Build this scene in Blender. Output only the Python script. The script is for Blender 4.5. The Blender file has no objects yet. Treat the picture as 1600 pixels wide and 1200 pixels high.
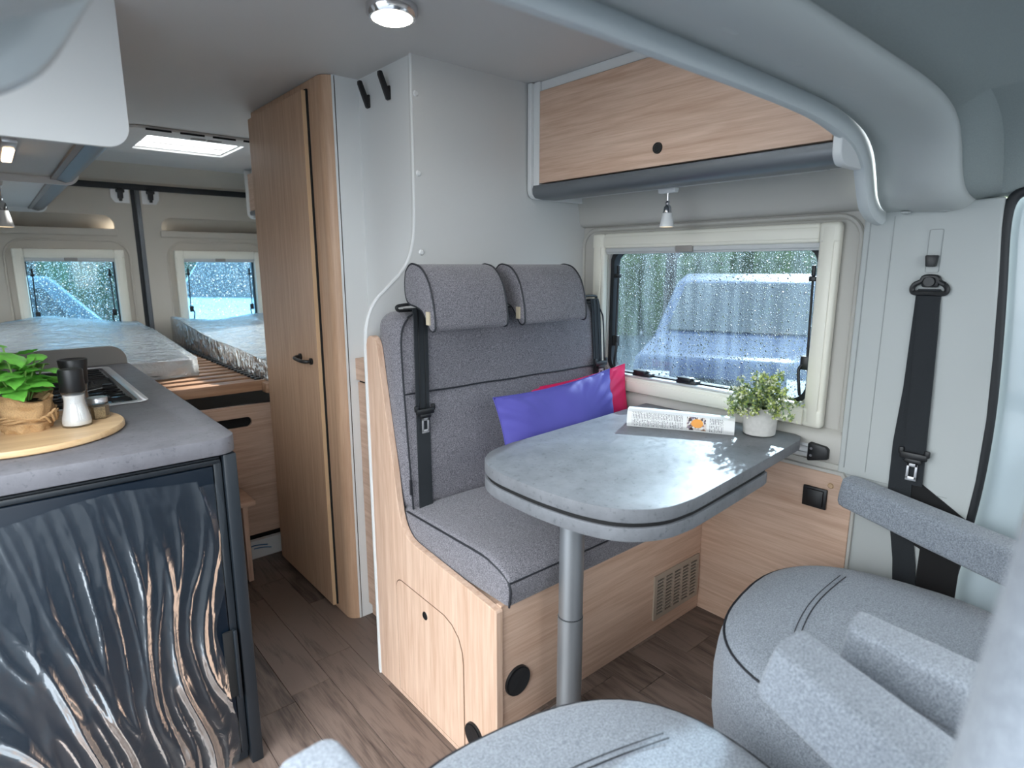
import bpy, bmesh, math, random
from mathutils import Vector, Matrix, noise
random.seed(7)
R = math.radians
SC = bpy.context.scene
COL = SC.collection

# ------------------------------------------------------------------ camera, sky, sun, exposure
F_PX, YAW, PITCH, CAM_H = 940.0, R(40.7), R(11.1), 1.30
cam_d = bpy.data.cameras.new('camera')
cam = bpy.data.objects.new('camera', cam_d); COL.objects.link(cam)
fh = Vector((math.sin(YAW), math.cos(YAW), 0)); rt = Vector((math.cos(YAW), -math.sin(YAW), 0)); zz = Vector((0, 0, 1))
fw = math.cos(PITCH)*fh - math.sin(PITCH)*zz
up = math.sin(PITCH)*fh + math.cos(PITCH)*zz
cam.matrix_world = Matrix(((rt.x, up.x, -fw.x, 0), (rt.y, up.y, -fw.y, 0), (rt.z, up.z, -fw.z, CAM_H), (0, 0, 0, 1)))
cam_d.sensor_width = 36; cam_d.lens = F_PX/1600*36
cam_d.clip_start = 0.01; cam_d.clip_end = 200
cam_d.dof.use_dof = True; cam_d.dof.focus_distance = 1.9; cam_d.dof.aperture_fstop = 3.2
SC.camera = cam

world = bpy.data.worlds.new('sky'); SC.world = world; world.use_nodes = True
wn = world.node_tree.nodes; wl = world.node_tree.links
bg = wn['Background']
tc = wn.new('ShaderNodeTexCoord'); sx = wn.new('ShaderNodeSeparateXYZ'); cr = wn.new('ShaderNodeValToRGB')
wl.new(tc.outputs['Generated'], sx.inputs[0]); wl.new(sx.outputs['Z'], cr.inputs[0])
cr.color_ramp.elements[0].position = 0.0; cr.color_ramp.elements[0].color = (0.52, 0.56, 0.595, 1)
cr.color_ramp.elements[1].position = 1.0; cr.color_ramp.elements[1].color = (1.90, 2.05, 2.16, 1)
wl.new(cr.outputs[0], bg.inputs[0]); bg.inputs[1].default_value = 3.2

sun_d = bpy.data.lights.new('sun', 'SUN'); sun_d.energy = 11; sun_d.angle = R(1.2); sun_d.color = (1, 0.97, 0.92)
sun = bpy.data.objects.new('sun', sun_d); COL.objects.link(sun)
sun.rotation_euler = Vector((-1.0, -0.36, -0.50)).to_track_quat('-Z', 'Y').to_euler()

SC.view_settings.view_transform = 'Standard'; SC.view_settings.look = 'None'
SC.view_settings.gamma = 1.0; SC.view_settings.use_curve_mapping = False
SC.view_settings.exposure = 0.98
SC.cycles.use_denoising = True
SC.cycles.max_bounces = 10; SC.cycles.diffuse_bounces = 6; SC.cycles.transparent_max_bounces = 16
SC.cycles.caustics_refractive = False; SC.cycles.caustics_reflective = False
SC.cycles.sample_clamp_indirect = 6

# ------------------------------------------------------------------ materials
def lin(r, g, b):
    f = lambda c: (c/255/12.92) if c/255 <= .04045 else ((c/255+.055)/1.055)**2.4
    return (f(r), f(g), f(b), 1)
def newmat(name):
    m = bpy.data.materials.new(name); m.use_nodes = True
    return m, m.node_tree.nodes, m.node_tree.links, m.node_tree.nodes['Principled BSDF']
def plain(name, col, rough=.5, metal=0, spec=.5, bump=0, bscale=200, var=0, coat=0):
    m, n, l, p = newmat(name)
    p.inputs['Base Color'].default_value = lin(*col); p.inputs['Roughness'].default_value = rough
    p.inputs['Metallic'].default_value = metal; p.inputs['Specular IOR Level'].default_value = spec
    p.inputs['Coat Weight'].default_value = coat
    if bump or var:
        t = n.new('ShaderNodeTexCoord'); ns = n.new('ShaderNodeTexNoise'); ns.inputs['Scale'].default_value = bscale
        ns.inputs['Detail'].default_value = 3
        l.new(t.outputs['Object'], ns.inputs['Vector'])
        if bump:
            b = n.new('ShaderNodeBump'); b.inputs['Strength'].default_value = bump; b.inputs['Distance'].default_value = .002
            l.new(ns.outputs['Fac'], b.inputs['Height']); l.new(b.outputs[0], p.inputs['Normal'])
        if var:
            r_ = n.new('ShaderNodeValToRGB'); c = lin(*col)
            r_.color_ramp.elements[0].position = .35; r_.color_ramp.elements[1].position = .65
            r_.color_ramp.elements[0].color = tuple(x*(1-var) for x in c[:3])+(1,)
            r_.color_ramp.elements[1].color = tuple(min(1, x*(1+var)) for x in c[:3])+(1,)
            l.new(ns.outputs['Fac'], r_.inputs[0]); l.new(r_.outputs[0], p.inputs['Base Color'])
    return m
def wood(name, axis, c1, c2, rough=.45, fine=1.0):
    """light oak laminate; grain along axis 0/1/2"""
    m, n, l, p = newmat(name)
    t = n.new('ShaderNodeTexCoord')
    def mp(sc_long, sc_cross, off=0):
        q = n.new('ShaderNodeMapping'); s = [sc_cross]*3; s[axis] = sc_long
        q.inputs['Scale'].default_value = s; q.inputs['Location'].default_value = (off, off*1.7, off*.6)
        l.new(t.outputs['Object'], q.inputs['Vector']); return q
    n1 = n.new('ShaderNodeTexNoise'); n1.inputs['Scale'].default_value = 1; n1.inputs['Detail'].default_value = 5
    n1.inputs['Distortion'].default_value = .6
    l.new(mp(3.2*fine, 70*fine).outputs[0], n1.inputs['Vector'])
    n2 = n.new('ShaderNodeTexNoise'); n2.inputs['Scale'].default_value = 1; n2.inputs['Detail'].default_value = 2
    l.new(mp(.9*fine, 6*fine, 3).outputs[0], n2.inputs['Vector'])
    n3 = n.new('ShaderNodeTexNoise'); n3.inputs['Scale'].default_value = 1; n3.inputs['Detail'].default_value = 3
    l.new(mp(14*fine, 380*fine, 5).outputs[0], n3.inputs['Vector'])
    # cathedral rings: sine of warped noise
    mth = n.new('ShaderNodeMath'); mth.operation = 'MULTIPLY'; mth.inputs[1].default_value = 85
    l.new(n2.outputs['Fac'], mth.inputs[0])
    sn = n.new('ShaderNodeMath'); sn.operation = 'SINE'; l.new(mth.outputs[0], sn.inputs[0])
    ma = n.new('ShaderNodeMath'); ma.operation = 'MULTIPLY_ADD'; ma.inputs[1].default_value = .035
    l.new(sn.outputs[0], ma.inputs[0]); l.new(n1.outputs['Fac'], ma.inputs[2])
    mb_ = n.new('ShaderNodeMath'); mb_.operation = 'MULTIPLY_ADD'; mb_.inputs[1].default_value = .45
    l.new(n3.outputs['Fac'], mb_.inputs[0]); l.new(ma.outputs[0], mb_.inputs[2])
    r_ = n.new('ShaderNodeValToRGB'); l.new(mb_.outputs[0], r_.inputs[0])
    r_.color_ramp.elements[0].position = .44; r_.color_ramp.elements[0].color = lin(*c1)
    r_.color_ramp.elements[1].position = .98; r_.color_ramp.elements[1].color = lin(*c2)
    l.new(r_.outputs[0], p.inputs['Base Color']); p.inputs['Roughness'].default_value = rough
    b = n.new('ShaderNodeBump'); b.inputs['Strength'].default_value = .12; b.inputs['Distance'].default_value = .001
    l.new(n3.outputs['Fac'], b.inputs['Height']); l.new(b.outputs[0], p.inputs['Normal'])
    return m
OAK_A, OAK_B = (190, 154, 130), (220, 190, 168)
WOODX = wood('oak_grain_across', 0, OAK_A, OAK_B)
WOODY = wood('oak_grain_along', 1, OAK_A, OAK_B)
WOODZ = wood('oak_grain_upright', 2, OAK_A, OAK_B)
WARD = wood('oak_wardrobe', 2, (176, 140, 112), (200, 166, 138))
EDGEW = plain('oak_edging', (206, 172, 136), .45)
BOARDW = wood('cutting_board_wood', 0, (204, 164, 118), (232, 200, 156), fine=.6)
SLATW = wood('bed_slat_wood', 0, (150, 112, 86), (186, 148, 118))

def fabric(name, dark, light, scale=900, bump=.5):
    m, n, l, p = newmat(name)
    t = n.new('ShaderNodeTexCoord')
    ns = n.new('ShaderNodeTexNoise'); ns.inputs['Scale'].default_value = scale; ns.inputs['Detail'].default_value = 2
    l.new(t.outputs['Object'], ns.inputs['Vector'])
    n2 = n.new('ShaderNodeTexNoise'); n2.inputs['Scale'].default_value = scale*.45; n2.inputs['Detail'].default_value = 2
    l.new(t.outputs['Object'], n2.inputs['Vector'])
    a = n.new('ShaderNodeMath'); a.operation = 'ADD'; l.new(ns.outputs['Fac'], a.inputs[0]); l.new(n2.outputs['Fac'], a.inputs[1])
    r_ = n.new('ShaderNodeValToRGB'); l.new(a.outputs[0], r_.inputs[0])
    r_.color_ramp.elements[0].position = .40; r_.color_ramp.elements[0].color = lin(*dark)
    r_.color_ramp.elements[1].position = .62; r_.color_ramp.elements[1].color = lin(*light)
    dv = n.new('ShaderNodeMath'); dv.operation = 'MULTIPLY'; dv.inputs[1].default_value = .5
    l.new(a.outputs[0], dv.inputs[0]); l.new(dv.outputs[0], r_.inputs[0])
    l.new(r_.outputs[0], p.inputs['Base Color']); p.inputs['Roughness'].default_value = .95
    p.inputs['Specular IOR Level'].default_value = .15
    p.inputs['Sheen Weight'].default_value = .25
    b = n.new('ShaderNodeBump'); b.inputs['Strength'].default_value = bump; b.inputs['Distance'].default_value = .001
    l.new(ns.outputs['Fac'], b.inputs['Height']); l.new(b.outputs[0], p.inputs['Normal'])
    return m
FAB = fabric('grey_melange_fabric', (80, 78, 84), (150, 147, 152), 850)
FABC = fabric('cab_seat_fabric', (112, 118, 126), (160, 166, 174), 700)
PIPE = plain('dark_piping', (34, 36, 42), .6)
HEADL = plain('headliner_fabric', (150, 158, 156), .95, bump=.3, bscale=500, var=.05)

def laminate(name, base, dark, light):
    m, n, l, p = newmat(name)
    t = n.new('ShaderNodeTexCoord')
    n1 = n.new('ShaderNodeTexNoise'); n1.inputs['Scale'].default_value = 9; n1.inputs['Detail'].default_value = 8; n1.inputs['Roughness'].default_value = .7
    l.new(t.outputs['Object'], n1.inputs['Vector'])
    n2 = n.new('ShaderNodeTexNoise'); n2.inputs['Scale'].default_value = 90; n2.inputs['Detail'].default_value = 5; n2.inputs['Roughness'].default_value = .7
    l.new(t.outputs['Object'], n2.inputs['Vector'])
    r_ = n.new('ShaderNodeValToRGB'); l.new(n1.outputs['Fac'], r_.inputs[0])
    r_.color_ramp.elements[0].position = .3; r_.color_ramp.elements[0].color = lin(*base)
    r_.color_ramp.elements[1].position = .72; r_.color_ramp.elements[1].color = lin(*light)
    r2 = n.new('ShaderNodeValToRGB'); l.new(n2.outputs['Fac'], r2.inputs[0])
    r2.color_ramp.elements[0].position = .34; r2.color_ramp.elements[0].color = (1, 1, 1, 1)
    r2.color_ramp.elements[1].position = .42; r2.color_ramp.elements[1].color = (0, 0, 0, 1)
    mx = n.new('ShaderNodeMix'); mx.data_type = 'RGBA'
    sc_ = n.new('ShaderNodeMath'); sc_.operation = 'MULTIPLY'; sc_.inputs[1].default_value = .55
    l.new(r2.outputs[0], sc_.inputs[0]); l.new(sc_.outputs[0], mx.inputs[0])
    l.new(r_.outputs[0], mx.inputs[6]); mx.inputs[7].default_value = lin(*dark)
    l.new(mx.outputs[2], p.inputs['Base Color']); p.inputs['Roughness'].default_value = .48; p.inputs['Specular IOR Level'].default_value = .38
    b = n.new('ShaderNodeBump'); b.inputs['Strength'].default_value = .08; b.inputs['Distance'].default_value = .001
    l.new(n2.outputs['Fac'], b.inputs['Height']); l.new(b.outputs[0], p.inputs['Normal'])
    return m
SLATE = laminate('slate_laminate', (98, 97, 102), (66, 68, 72), (122, 121, 126))
SLATE_T = laminate('table_slate_laminate', (104, 106, 110), (70, 74, 78), (130, 132, 136))

def vinyl():
    m, n, l, p = newmat('vinyl_floor_planks')
    t = n.new('ShaderNodeTexCoord'); oi = n.new('ShaderNodeObjectInfo')
    ad = n.new('ShaderNodeVectorMath'); ad.operation = 'ADD'
    cmb = n.new('ShaderNodeCombineXYZ'); mu = n.new('ShaderNodeMath'); mu.operation = 'MULTIPLY'; mu.inputs[1].default_value = 37
    l.new(oi.outputs['Random'], mu.inputs[0]); l.new(mu.outputs[0], cmb.inputs[0]); l.new(mu.outputs[0], cmb.inputs[1])
    l.new(t.outputs['Object'], ad.inputs[0]); l.new(cmb.outputs[0], ad.inputs[1])
    def mp(a, b):
        q = n.new('ShaderNodeMapping'); q.inputs['Scale'].default_value = (b, a, b); l.new(ad.outputs[0], q.inputs['Vector']); return q
    n1 = n.new('ShaderNodeTexNoise'); n1.inputs['Scale'].default_value = 1; n1.inputs['Detail'].default_value = 6; n1.inputs['Distortion'].default_value = 1.2
    l.new(mp(3.5, 26).outputs[0], n1.inputs['Vector'])
    n2 = n.new('ShaderNodeTexNoise'); n2.inputs['Scale'].default_value = 1; n2.inputs['Detail'].default_value = 3
    l.new(mp(12, 240).outputs[0], n2.inputs['Vector'])
    a = n.new('ShaderNodeMath'); a.operation = 'MULTIPLY_ADD'; a.inputs[1].default_value = .5
    l.new(n2.outputs['Fac'], a.inputs[0]); l.new(n1.outputs['Fac'], a.inputs[2])
    b2 = n.new('ShaderNodeMath'); b2.operation = 'MULTIPLY_ADD'; b2.inputs[1].default_value = .28
    l.new(oi.outputs['Random'], b2.inputs[0]); l.new(a.outputs[0], b2.inputs[2])
    r_ = n.new('ShaderNodeValToRGB'); l.new(b2.outputs[0], r_.inputs[0])
    r_.color_ramp.elements[0].position = .55; r_.color_ramp.elements[0].color = lin(56, 45, 40)
    r_.color_ramp.elements[1].position = 1.15/1.2; r_.color_ramp.elements[1].color = lin(118, 102, 93)
    l.new(r_.outputs[0], p.inputs['Base Color']); p.inputs['Roughness'].default_value = .42
    bm_ = n.new('ShaderNodeBump'); bm_.inputs['Strength'].default_value = .15; bm_.inputs['Distance'].default_value = .001
    l.new(n2.outputs['Fac'], bm_.inputs['Height']); l.new(bm_.outputs[0], p.inputs['Normal'])
    return m
VINYL = vinyl()
VGAP = plain('plank_joint', (38, 32, 28), .7)

WHITE = plain('white_laminate', (222, 223, 222), .35, bump=.04, bscale=300)
WHITE2 = plain('pale_grey_wall_laminate', (208, 208, 206), .45, bump=.05, bscale=300)
CEIL = plain('ceiling_lining', (206, 204, 202), .6, bump=.08, bscale=400)
PLAS = plain('beige_plastic_trim', (186, 183, 176), .55, bump=.08, bscale=600)
PLASD = plain('rear_door_trim', (192, 184, 172), .6, bump=.08, bscale=600)
PLASB = plain('bulkhead_plastic', (186, 190, 188), .5, bump=.08, bscale=600)
FRAMEM = plain('cream_window_frame', (232, 228, 214), .4)
BLIND = plain('blind_cassette', (196, 197, 196), .5)
SEAM = plain('panel_seam', (160, 163, 162), .6)
GREYP = plain('warm_grey_plastic', (150, 145, 140), .5)
BLACK = plain('black_plastic', (22, 23, 25), .4)
BLACKM = plain('black_matte', (14, 14, 15), .8)
RUBBER = plain('black_rubber', (24, 28, 32), .55)
BELT = plain('black_belt_webbing', (34, 38, 42), .8, bump=.5, bscale=500)
STEEL = plain('brushed_steel', (206, 206, 208), .32, metal=.7)
CHROME = plain('chrome', (215, 215, 218), .12, metal=1)
ALU = plain('grey_aluminium', (158, 162, 166), .42, metal=.75)
ALUD = plain('grey_painted_rail', (106, 110, 114), .35, metal=.3)
ALUW = plain('light_aluminium', (205, 206, 206), .4, metal=.4)
FRIDGE = plain('fridge_black_gloss', (12, 24, 36), .3, spec=.25)
FRIDF = plain('fridge_dark_frame', (30, 36, 42), .35)
PAINT = plain('van_door_paint', (205, 220, 226), .18, coat=.8)
LEAF = plain('basil_leaf', (108, 184, 72), .45, var=.25, bscale=30)
LEAF2 = plain('sage_leaflets', (128, 146, 110), .6, var=.2, bscale=60)
LEAF3 = plain('lime_leaflets', (188, 200, 112), .6)
STEMM = plain('green_stem', (120, 160, 80), .6)
FLOW = plain('cream_blossom', (232, 232, 206), .6)
BURL = plain('burlap', (196, 160, 116), .95, bump=1, bscale=350, var=.1)
CERAM = plain('light_stoneware', (206, 203, 198), .7, bump=.15, bscale=90, var=.05)
SALT = plain('coarse_salt', (240, 240, 240), .8, bump=1, bscale=400)
PEPPER = plain('ground_herbs', (150, 128, 92), .9, bump=1, bscale=400, var=.35)
PEPB = plain('peppercorns', (58, 42, 34), .8, bump=1, bscale=300, var=.5)
PURPLE = plain('violet_satin', (84, 80, 164), .75, bump=.15, bscale=40)
PINK = plain('pink_satin', (214, 20, 88), .5, bump=.15, bscale=40)
MATT = plain('white_mattress', (232, 232, 230), .8)
PAPER = plain('paper', (232, 232, 230), .6)
TAG = plain('beige_tag', (200, 186, 160), .8)
RED = plain('red_release', (200, 40, 30), .4)
BLUEP = plain('blue_print', (60, 110, 150), .6)
ASPH = plain('wet_asphalt', (70, 76, 82), .3, var=.2, bscale=1.5)
CARB = plain('dark_blue_paint', (22, 42, 76), .45, coat=.25)
CARW = plain('white_paint', (196, 204, 210), .3, coat=.5)
CARG = plain('grey_paint', (70, 84, 94), .4, coat=.3)
CGLASS = plain('tinted_car_glass', (20, 28, 34), .05)
BARK = plain('bark', (70, 62, 54), .9, var=.3, bscale=8)
HEDGE = plain('hedge_green', (84, 100, 62), .9, var=.35, bscale=6)

def emis(name, col, st):
    m, n, l, p = newmat(name)
    p.inputs['Base Color'].default_value = lin(*col); p.inputs['Emission Color'].default_value = lin(*col); p.inputs['Emission Strength'].default_value = st
    return m
LAMP = emis('warm_lamp', (255, 244, 226), 9)
LED = emis('warm_led', (255, 214, 170), 2.6)

def glass_clear(name, tint=(.97, .98, .98), gloss=.1, rough=.03):
    m, n, l, p = newmat(name); n.remove(p)
    out = n['Material Output']; tr = n.new('ShaderNodeBsdfTransparent'); tr.inputs[0].default_value = tint+(1,)
    gl = n.new('ShaderNodeBsdfGlossy'); gl.inputs['Roughness'].default_value = rough
    lw = n.new('ShaderNodeLayerWeight'); lw.inputs[0].default_value = .3
    ad = n.new('ShaderNodeMath'); ad.operation = 'MULTIPLY_ADD'; ad.inputs[1].default_value = .5; ad.inputs[2].default_value = gloss
    l.new(lw.outputs['Facing'], ad.inputs[0])
    mx = n.new('ShaderNodeMixShader'); l.new(ad.outputs[0], mx.inputs[0]); l.new(tr.outputs[0], mx.inputs[1]); l.new(gl.outputs[0], mx.inputs[2])
    l.new(mx.outputs[0], out.inputs[0]); return m
CLEAR = glass_clear('clear_glass')
def wet_glass(name, dens=170, tint=(.50, .58, .64)):
    """acrylic pane covered with rain drops (small refracting lenses)"""
    m, n, l, p = newmat(name); n.remove(p)
    out = n['Material Output']; t = n.new('ShaderNodeTexCoord')
    nz = n.new('ShaderNodeTexNoise'); nz.inputs['Scale'].default_value = 60
    l.new(t.outputs['Object'], nz.inputs['Vector'])
    mxv = n.new('ShaderNodeVectorMath'); mxv.operation = 'MULTIPLY_ADD'; mxv.inputs[1].default_value = (.006,)*3
    l.new(nz.outputs['Color'], mxv.inputs[0]); l.new(t.outputs['Object'], mxv.inputs[2])
    heights = []
    for sc_, th in ((dens, .27), (dens*.45, .22)):
        v = n.new('ShaderNodeTexVoronoi'); v.inputs['Scale'].default_value = sc_; l.new(mxv.outputs[0], v.inputs['Vector'])
        mr = n.new('ShaderNodeMapRange'); mr.inputs['From Min'].default_value = th; mr.inputs['From Max'].default_value = 0
        mr.inputs['To Min'].default_value = 0; mr.inputs['To Max'].default_value = 1
        l.new(v.outputs['Distance'], mr.inputs['Value']); heights.append(mr)
    mxh = n.new('ShaderNodeMath'); mxh.operation = 'MAXIMUM'; l.new(heights[0].outputs[0], mxh.inputs[0]); l.new(heights[1].outputs[0], mxh.inputs[1])
    mask = n.new('ShaderNodeMath'); mask.operation = 'GREATER_THAN'; mask.inputs[1].default_value = .02; l.new(mxh.outputs[0], mask.inputs[0])
    sq = n.new('ShaderNodeMath'); sq.operation = 'POWER'; sq.inputs[1].default_value = .5; l.new(mxh.outputs[0], sq.inputs[0])
    b = n.new('ShaderNodeBump'); b.inputs['Strength'].default_value = 1; b.inputs['Distance'].default_value = .0035
    l.new(sq.outputs[0], b.inputs['Height'])
    rf = n.new('ShaderNodeBsdfRefraction'); rf.inputs['IOR'].default_value = 1.33; rf.inputs['Roughness'].default_value = .05
    rf.inputs['Color'].default_value = (.85, .9, .94, 1)
    l.new(b.outputs[0], rf.inputs['Normal'])
    tr = n.new('ShaderNodeBsdfTransparent'); tr.inputs[0].default_value = tint+(1,)
    # thin milky film of mist between the drops, streaked downwards
    mp = n.new('ShaderNodeMapping'); mp.inputs['Scale'].default_value = (30, 30, 2.2); l.new(t.outputs['Object'], mp.inputs['Vector'])
    st = n.new('ShaderNodeTexNoise'); st.inputs['Scale'].default_value = 1; st.inputs['Detail'].default_value = 3; l.new(mp.outputs[0], st.inputs['Vector'])
    ms = n.new('ShaderNodeMapRange'); ms.inputs['From Min'].default_value = .4; ms.inputs['From Max'].default_value = .65
    ms.inputs['To Min'].default_value = .008; ms.inputs['To Max'].default_value = .035; l.new(st.outputs['Fac'], ms.inputs['Value'])
    tl_ = n.new('ShaderNodeBsdfTranslucent'); tl_.inputs[0].default_value = (.60, .78, .92, 1)
    m0 = n.new('ShaderNodeMixShader'); l.new(ms.outputs[0], m0.inputs[0]); l.new(tr.outputs[0], m0.inputs[1]); l.new(tl_.outputs[0], m0.inputs[2])
    m1 = n.new('ShaderNodeMixShader'); l.new(mask.outputs[0], m1.inputs[0]); l.new(m0.outputs[0], m1.inputs[1]); l.new(rf.outputs[0], m1.inputs[2])
    gl = n.new('ShaderNodeBsdfGlossy'); gl.inputs['Roughness'].default_value = .05
    m2 = n.new('ShaderNodeMixShader'); m2.inputs[0].default_value = .06; l.new(m1.outputs[0], m2.inputs[1]); l.new(gl.outputs[0], m2.inputs[2])
    l.new(m2.outputs[0], out.inputs[0]); return m
WET = wet_glass('rain_covered_glass', 170)
WETR = wet_glass('rain_covered_rear_glass', 120, (.38, .60, .74))
def film(name, scale, amt, white=.05, gloss=.2):
    m, n, l, p = newmat(name); n.remove(p)
    out = n['Material Output']; t = n.new('ShaderNodeTexCoord')
    mp = n.new('ShaderNodeMapping'); mp.inputs['Scale'].default_value = scale; l.new(t.outputs['Object'], mp.inputs['Vector'])
    ns = n.new('ShaderNodeTexNoise'); ns.inputs['Scale'].default_value = 1; ns.inputs['Detail'].default_value = 4; ns.inputs['Distortion'].default_value = 1.2
    l.new(mp.outputs[0], ns.inputs['Vector'])
    b = n.new('ShaderNodeBump'); b.inputs['Strength'].default_value = amt; b.inputs['Distance'].default_value = .02; l.new(ns.outputs['Fac'], b.inputs['Height'])
    gl = n.new('ShaderNodeBsdfGlossy'); gl.inputs['Roughness'].default_value = .12; l.new(b.outputs[0], gl.inputs['Normal'])
    tr = n.new('ShaderNodeBsdfTransparent'); tr.inputs[0].default_value = (.93, .95, .96, 1)
    df = n.new('ShaderNodeBsdfDiffuse'); df.inputs[0].default_value = (.75, .85, .92, 1); l.new(b.outputs[0], df.inputs['Normal'])
    m1 = n.new('ShaderNodeMixShader'); m1.inputs[0].default_value = white; l.new(tr.outputs[0], m1.inputs[1]); l.new(df.outputs[0], m1.inputs[2])
    lw = n.new('ShaderNodeFresnel'); lw.inputs[0].default_value = 1.42; l.new(b.outputs[0], lw.inputs['Normal'])
    ma = n.new('ShaderNodeMath'); ma.operation = 'MULTIPLY_ADD'; ma.inputs[1].default_value = 1.0; ma.inputs[2].default_value = gloss; l.new(lw.outputs[0], ma.inputs[0])
    mx = n.new('ShaderNodeMixShader'); l.new(ma.outputs[0], mx.inputs[0]); l.new(m1.outputs[0], mx.inputs[1]); l.new(gl.outputs[0], mx.inputs[2])
    l.new(mx.outputs[0], out.inputs[0]); return m
FILM = film('clear_protective_film', (30, 30, 14), .12, .012, .01)
WRAP = film('clear_mattress_wrap', (12, 30, 18), 1.0, .34, .10)

# ------------------------------------------------------------------ geometry helpers
def tag(o, label=None, cat=None, group=None, kind=None):
    if label: o['label'] = label
    if cat: o['category'] = cat
    if group: o['group'] = group
    if kind: o['kind'] = kind
    return o
def thing(name, label, cat, loc=(0, 0, 0), rz=0, group=None):
    o = bpy.data.objects.new(name, None); COL.objects.link(o); o.empty_display_size = .05
    o.location = loc; o.rotation_euler = (0, 0, rz)
    return tag(o, label, cat, group)
def origin(o):
    v = Vector((0, 0, 0))
    while o is not None:
        v += o.location; o = o.parent
    return v
class MB:
    def __init__(s): s.bm = bmesh.new()
    def box(s, a, b, bevel=0, seg=2, M=None):
        bm = bmesh.new(); bmesh.ops.create_cube(bm, size=1)
        a = Vector(a); b = Vector(b); c = (a+b)/2; d = b-a
        for v in bm.verts: v.co = Vector((v.co.x*d.x, v.co.y*d.y, v.co.z*d.z))+c
        if bevel:
            bmesh.ops.bevel(bm, geom=bm.edges[:], offset=min(bevel, .49*min(abs(x) for x in d)), segments=seg, profile=.5, affect='EDGES')
        return s._add(bm, M)
    def _add(s, bm, M=None):
        if M is not None: bmesh.ops.transform(bm, matrix=M, verts=bm.verts)
        bmesh.ops.recalc_face_normals(bm, faces=bm.faces[:])
        me = bpy.data.meshes.new('tmp'); bm.to_mesh(me); bm.free(); s.bm.from_mesh(me); bpy.data.meshes.remove(me); return s
    def cyl(s, p, q, r, r2=None, n=20, cap=True):
        p = Vector(p); q = Vector(q); r2 = r if r2 is None else r2
        return s.lathe_path([(p, r), (q, r2)], n, cap)
    def lathe_path(s, pr, n=16, cap=True):
        """tube through (point, radius)"""
        bm = bmesh.new(); rings = []
        pts = [Vector(a) for a, _ in pr]
        t0 = (pts[1]-pts[0]).normalized(); u = t0.orthogonal().normalized()
        for i, (p, r) in enumerate(pr):
            p = Vector(p)
            t = (pts[min(i+1, len(pts)-1)]-pts[max(i-1, 0)])
            if t.length < 1e-9: t = t0.copy()
            t.normalize()
            u = (u-t*u.dot(t)); u = u.normalized() if u.length > 1e-6 else t.orthogonal().normalized()
            w = t.cross(u)
            rings.append([bm.verts.new(p+(u*math.cos(2*math.pi*k/n)+w*math.sin(2*math.pi*k/n))*r) for k in range(n)])
        for a, b in zip(rings, rings[1:]):
            for k in range(n): bm.faces.new((a[k], a[(k+1) % n], b[(k+1) % n], b[k]))
        if cap:
            for rg in (rings[0], rings[-1]):
                try: bm.faces.new(rg)
                except ValueError: pass
        return s._add(bm)
    def tube(s, pts, r, n=8, closed=False):
        if closed:
            pts = list(pts)+[pts[0], pts[1]]
        return s.lathe_path([(p, r) for p in pts], n, not closed)
    def lathe(s, prof, c=(0, 0, 0), n=32, sx=1, sy=1):
        bm = bmesh.new(); rings = []; c = Vector(c)
        for r, z in prof:
            rings.append([bm.verts.new(c+Vector((r*sx*math.cos(2*math.pi*k/n), r*sy*math.sin(2*math.pi*k/n), z))) for k in range(n)])
        for a, b in zip(rings, rings[1:]):
            for k in range(n): bm.faces.new((a[k], a[(k+1) % n], b[(k+1) % n], b[k]))
        for rg in (rings[0], rings[-1]):
            if (rg[0].co-rg[n//2].co).length > 1e-6: bm.faces.new(rg)
        bmesh.ops.remove_doubles(bm, verts=bm.verts, dist=1e-6)
        return s._add(bm)
    def prism(s, pts, axis, a, b, bevel=0, holes=None, seg=2):
        """2D polygon extruded along an axis; pts are the other two coordinates in x,y,z order"""
        bm = bmesh.new()
        def P(u, v, w):
            c = [u, v]; c.insert(axis, w); return Vector(c)
        loops = [pts]+(holes or [])
        if holes:
            edges = []
            for lp in loops:
                vs = [bm.verts.new(P(u, v, a)) for u, v in lp]
                edges += [bm.edges.new((vs[i], vs[(i+1) % len(vs)])) for i in range(len(vs))]
            bmesh.ops.triangle_fill(bm, use_beauty=True, use_dissolve=True, edges=edges)
        else:
            bm.faces.new([bm.verts.new(P(u, v, a)) for u, v in pts])
        ex = bmesh.ops.extrude_face_region(bm, geom=bm.faces[:])
        d = [0, 0, 0]; d[axis] = b-a
        bmesh.ops.translate(bm, vec=d, verts=[e for e in ex['geom'] if isinstance(e, bmesh.types.BMVert)])
        bmesh.ops.recalc_face_normals(bm, faces=bm.faces[:])
        if bevel:
            es = [e for e in bm.edges if len(e.link_faces) == 2 and e.calc_face_angle(0) > .8]
            bmesh.ops.bevel(bm, geom=es, offset=bevel, segments=seg, profile=.5, affect='EDGES')
        return s._add(bm)
    def grid(s, f, nu, nv, closeu=False, thick=0):
        bm = bmesh.new()
        vs = [[bm.verts.new(f(i/nu, j/nv)) for j in range(nv+1)] for i in range(nu if closeu else nu+1)]
        nn = nu
        for i in range(nn):
            a = vs[i]; b = vs[(i+1) % len(vs)]
            for j in range(nv):
                try: bm.faces.new((a[j], b[j], b[j+1], a[j+1]))
                except ValueError: pass
        if thick:
            bmesh.ops.recalc_face_normals(bm, faces=bm.faces[:])
            bmesh.ops.solidify(bm, geom=bm.faces[:], thickness=thick)
        return s._add(bm)
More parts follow.
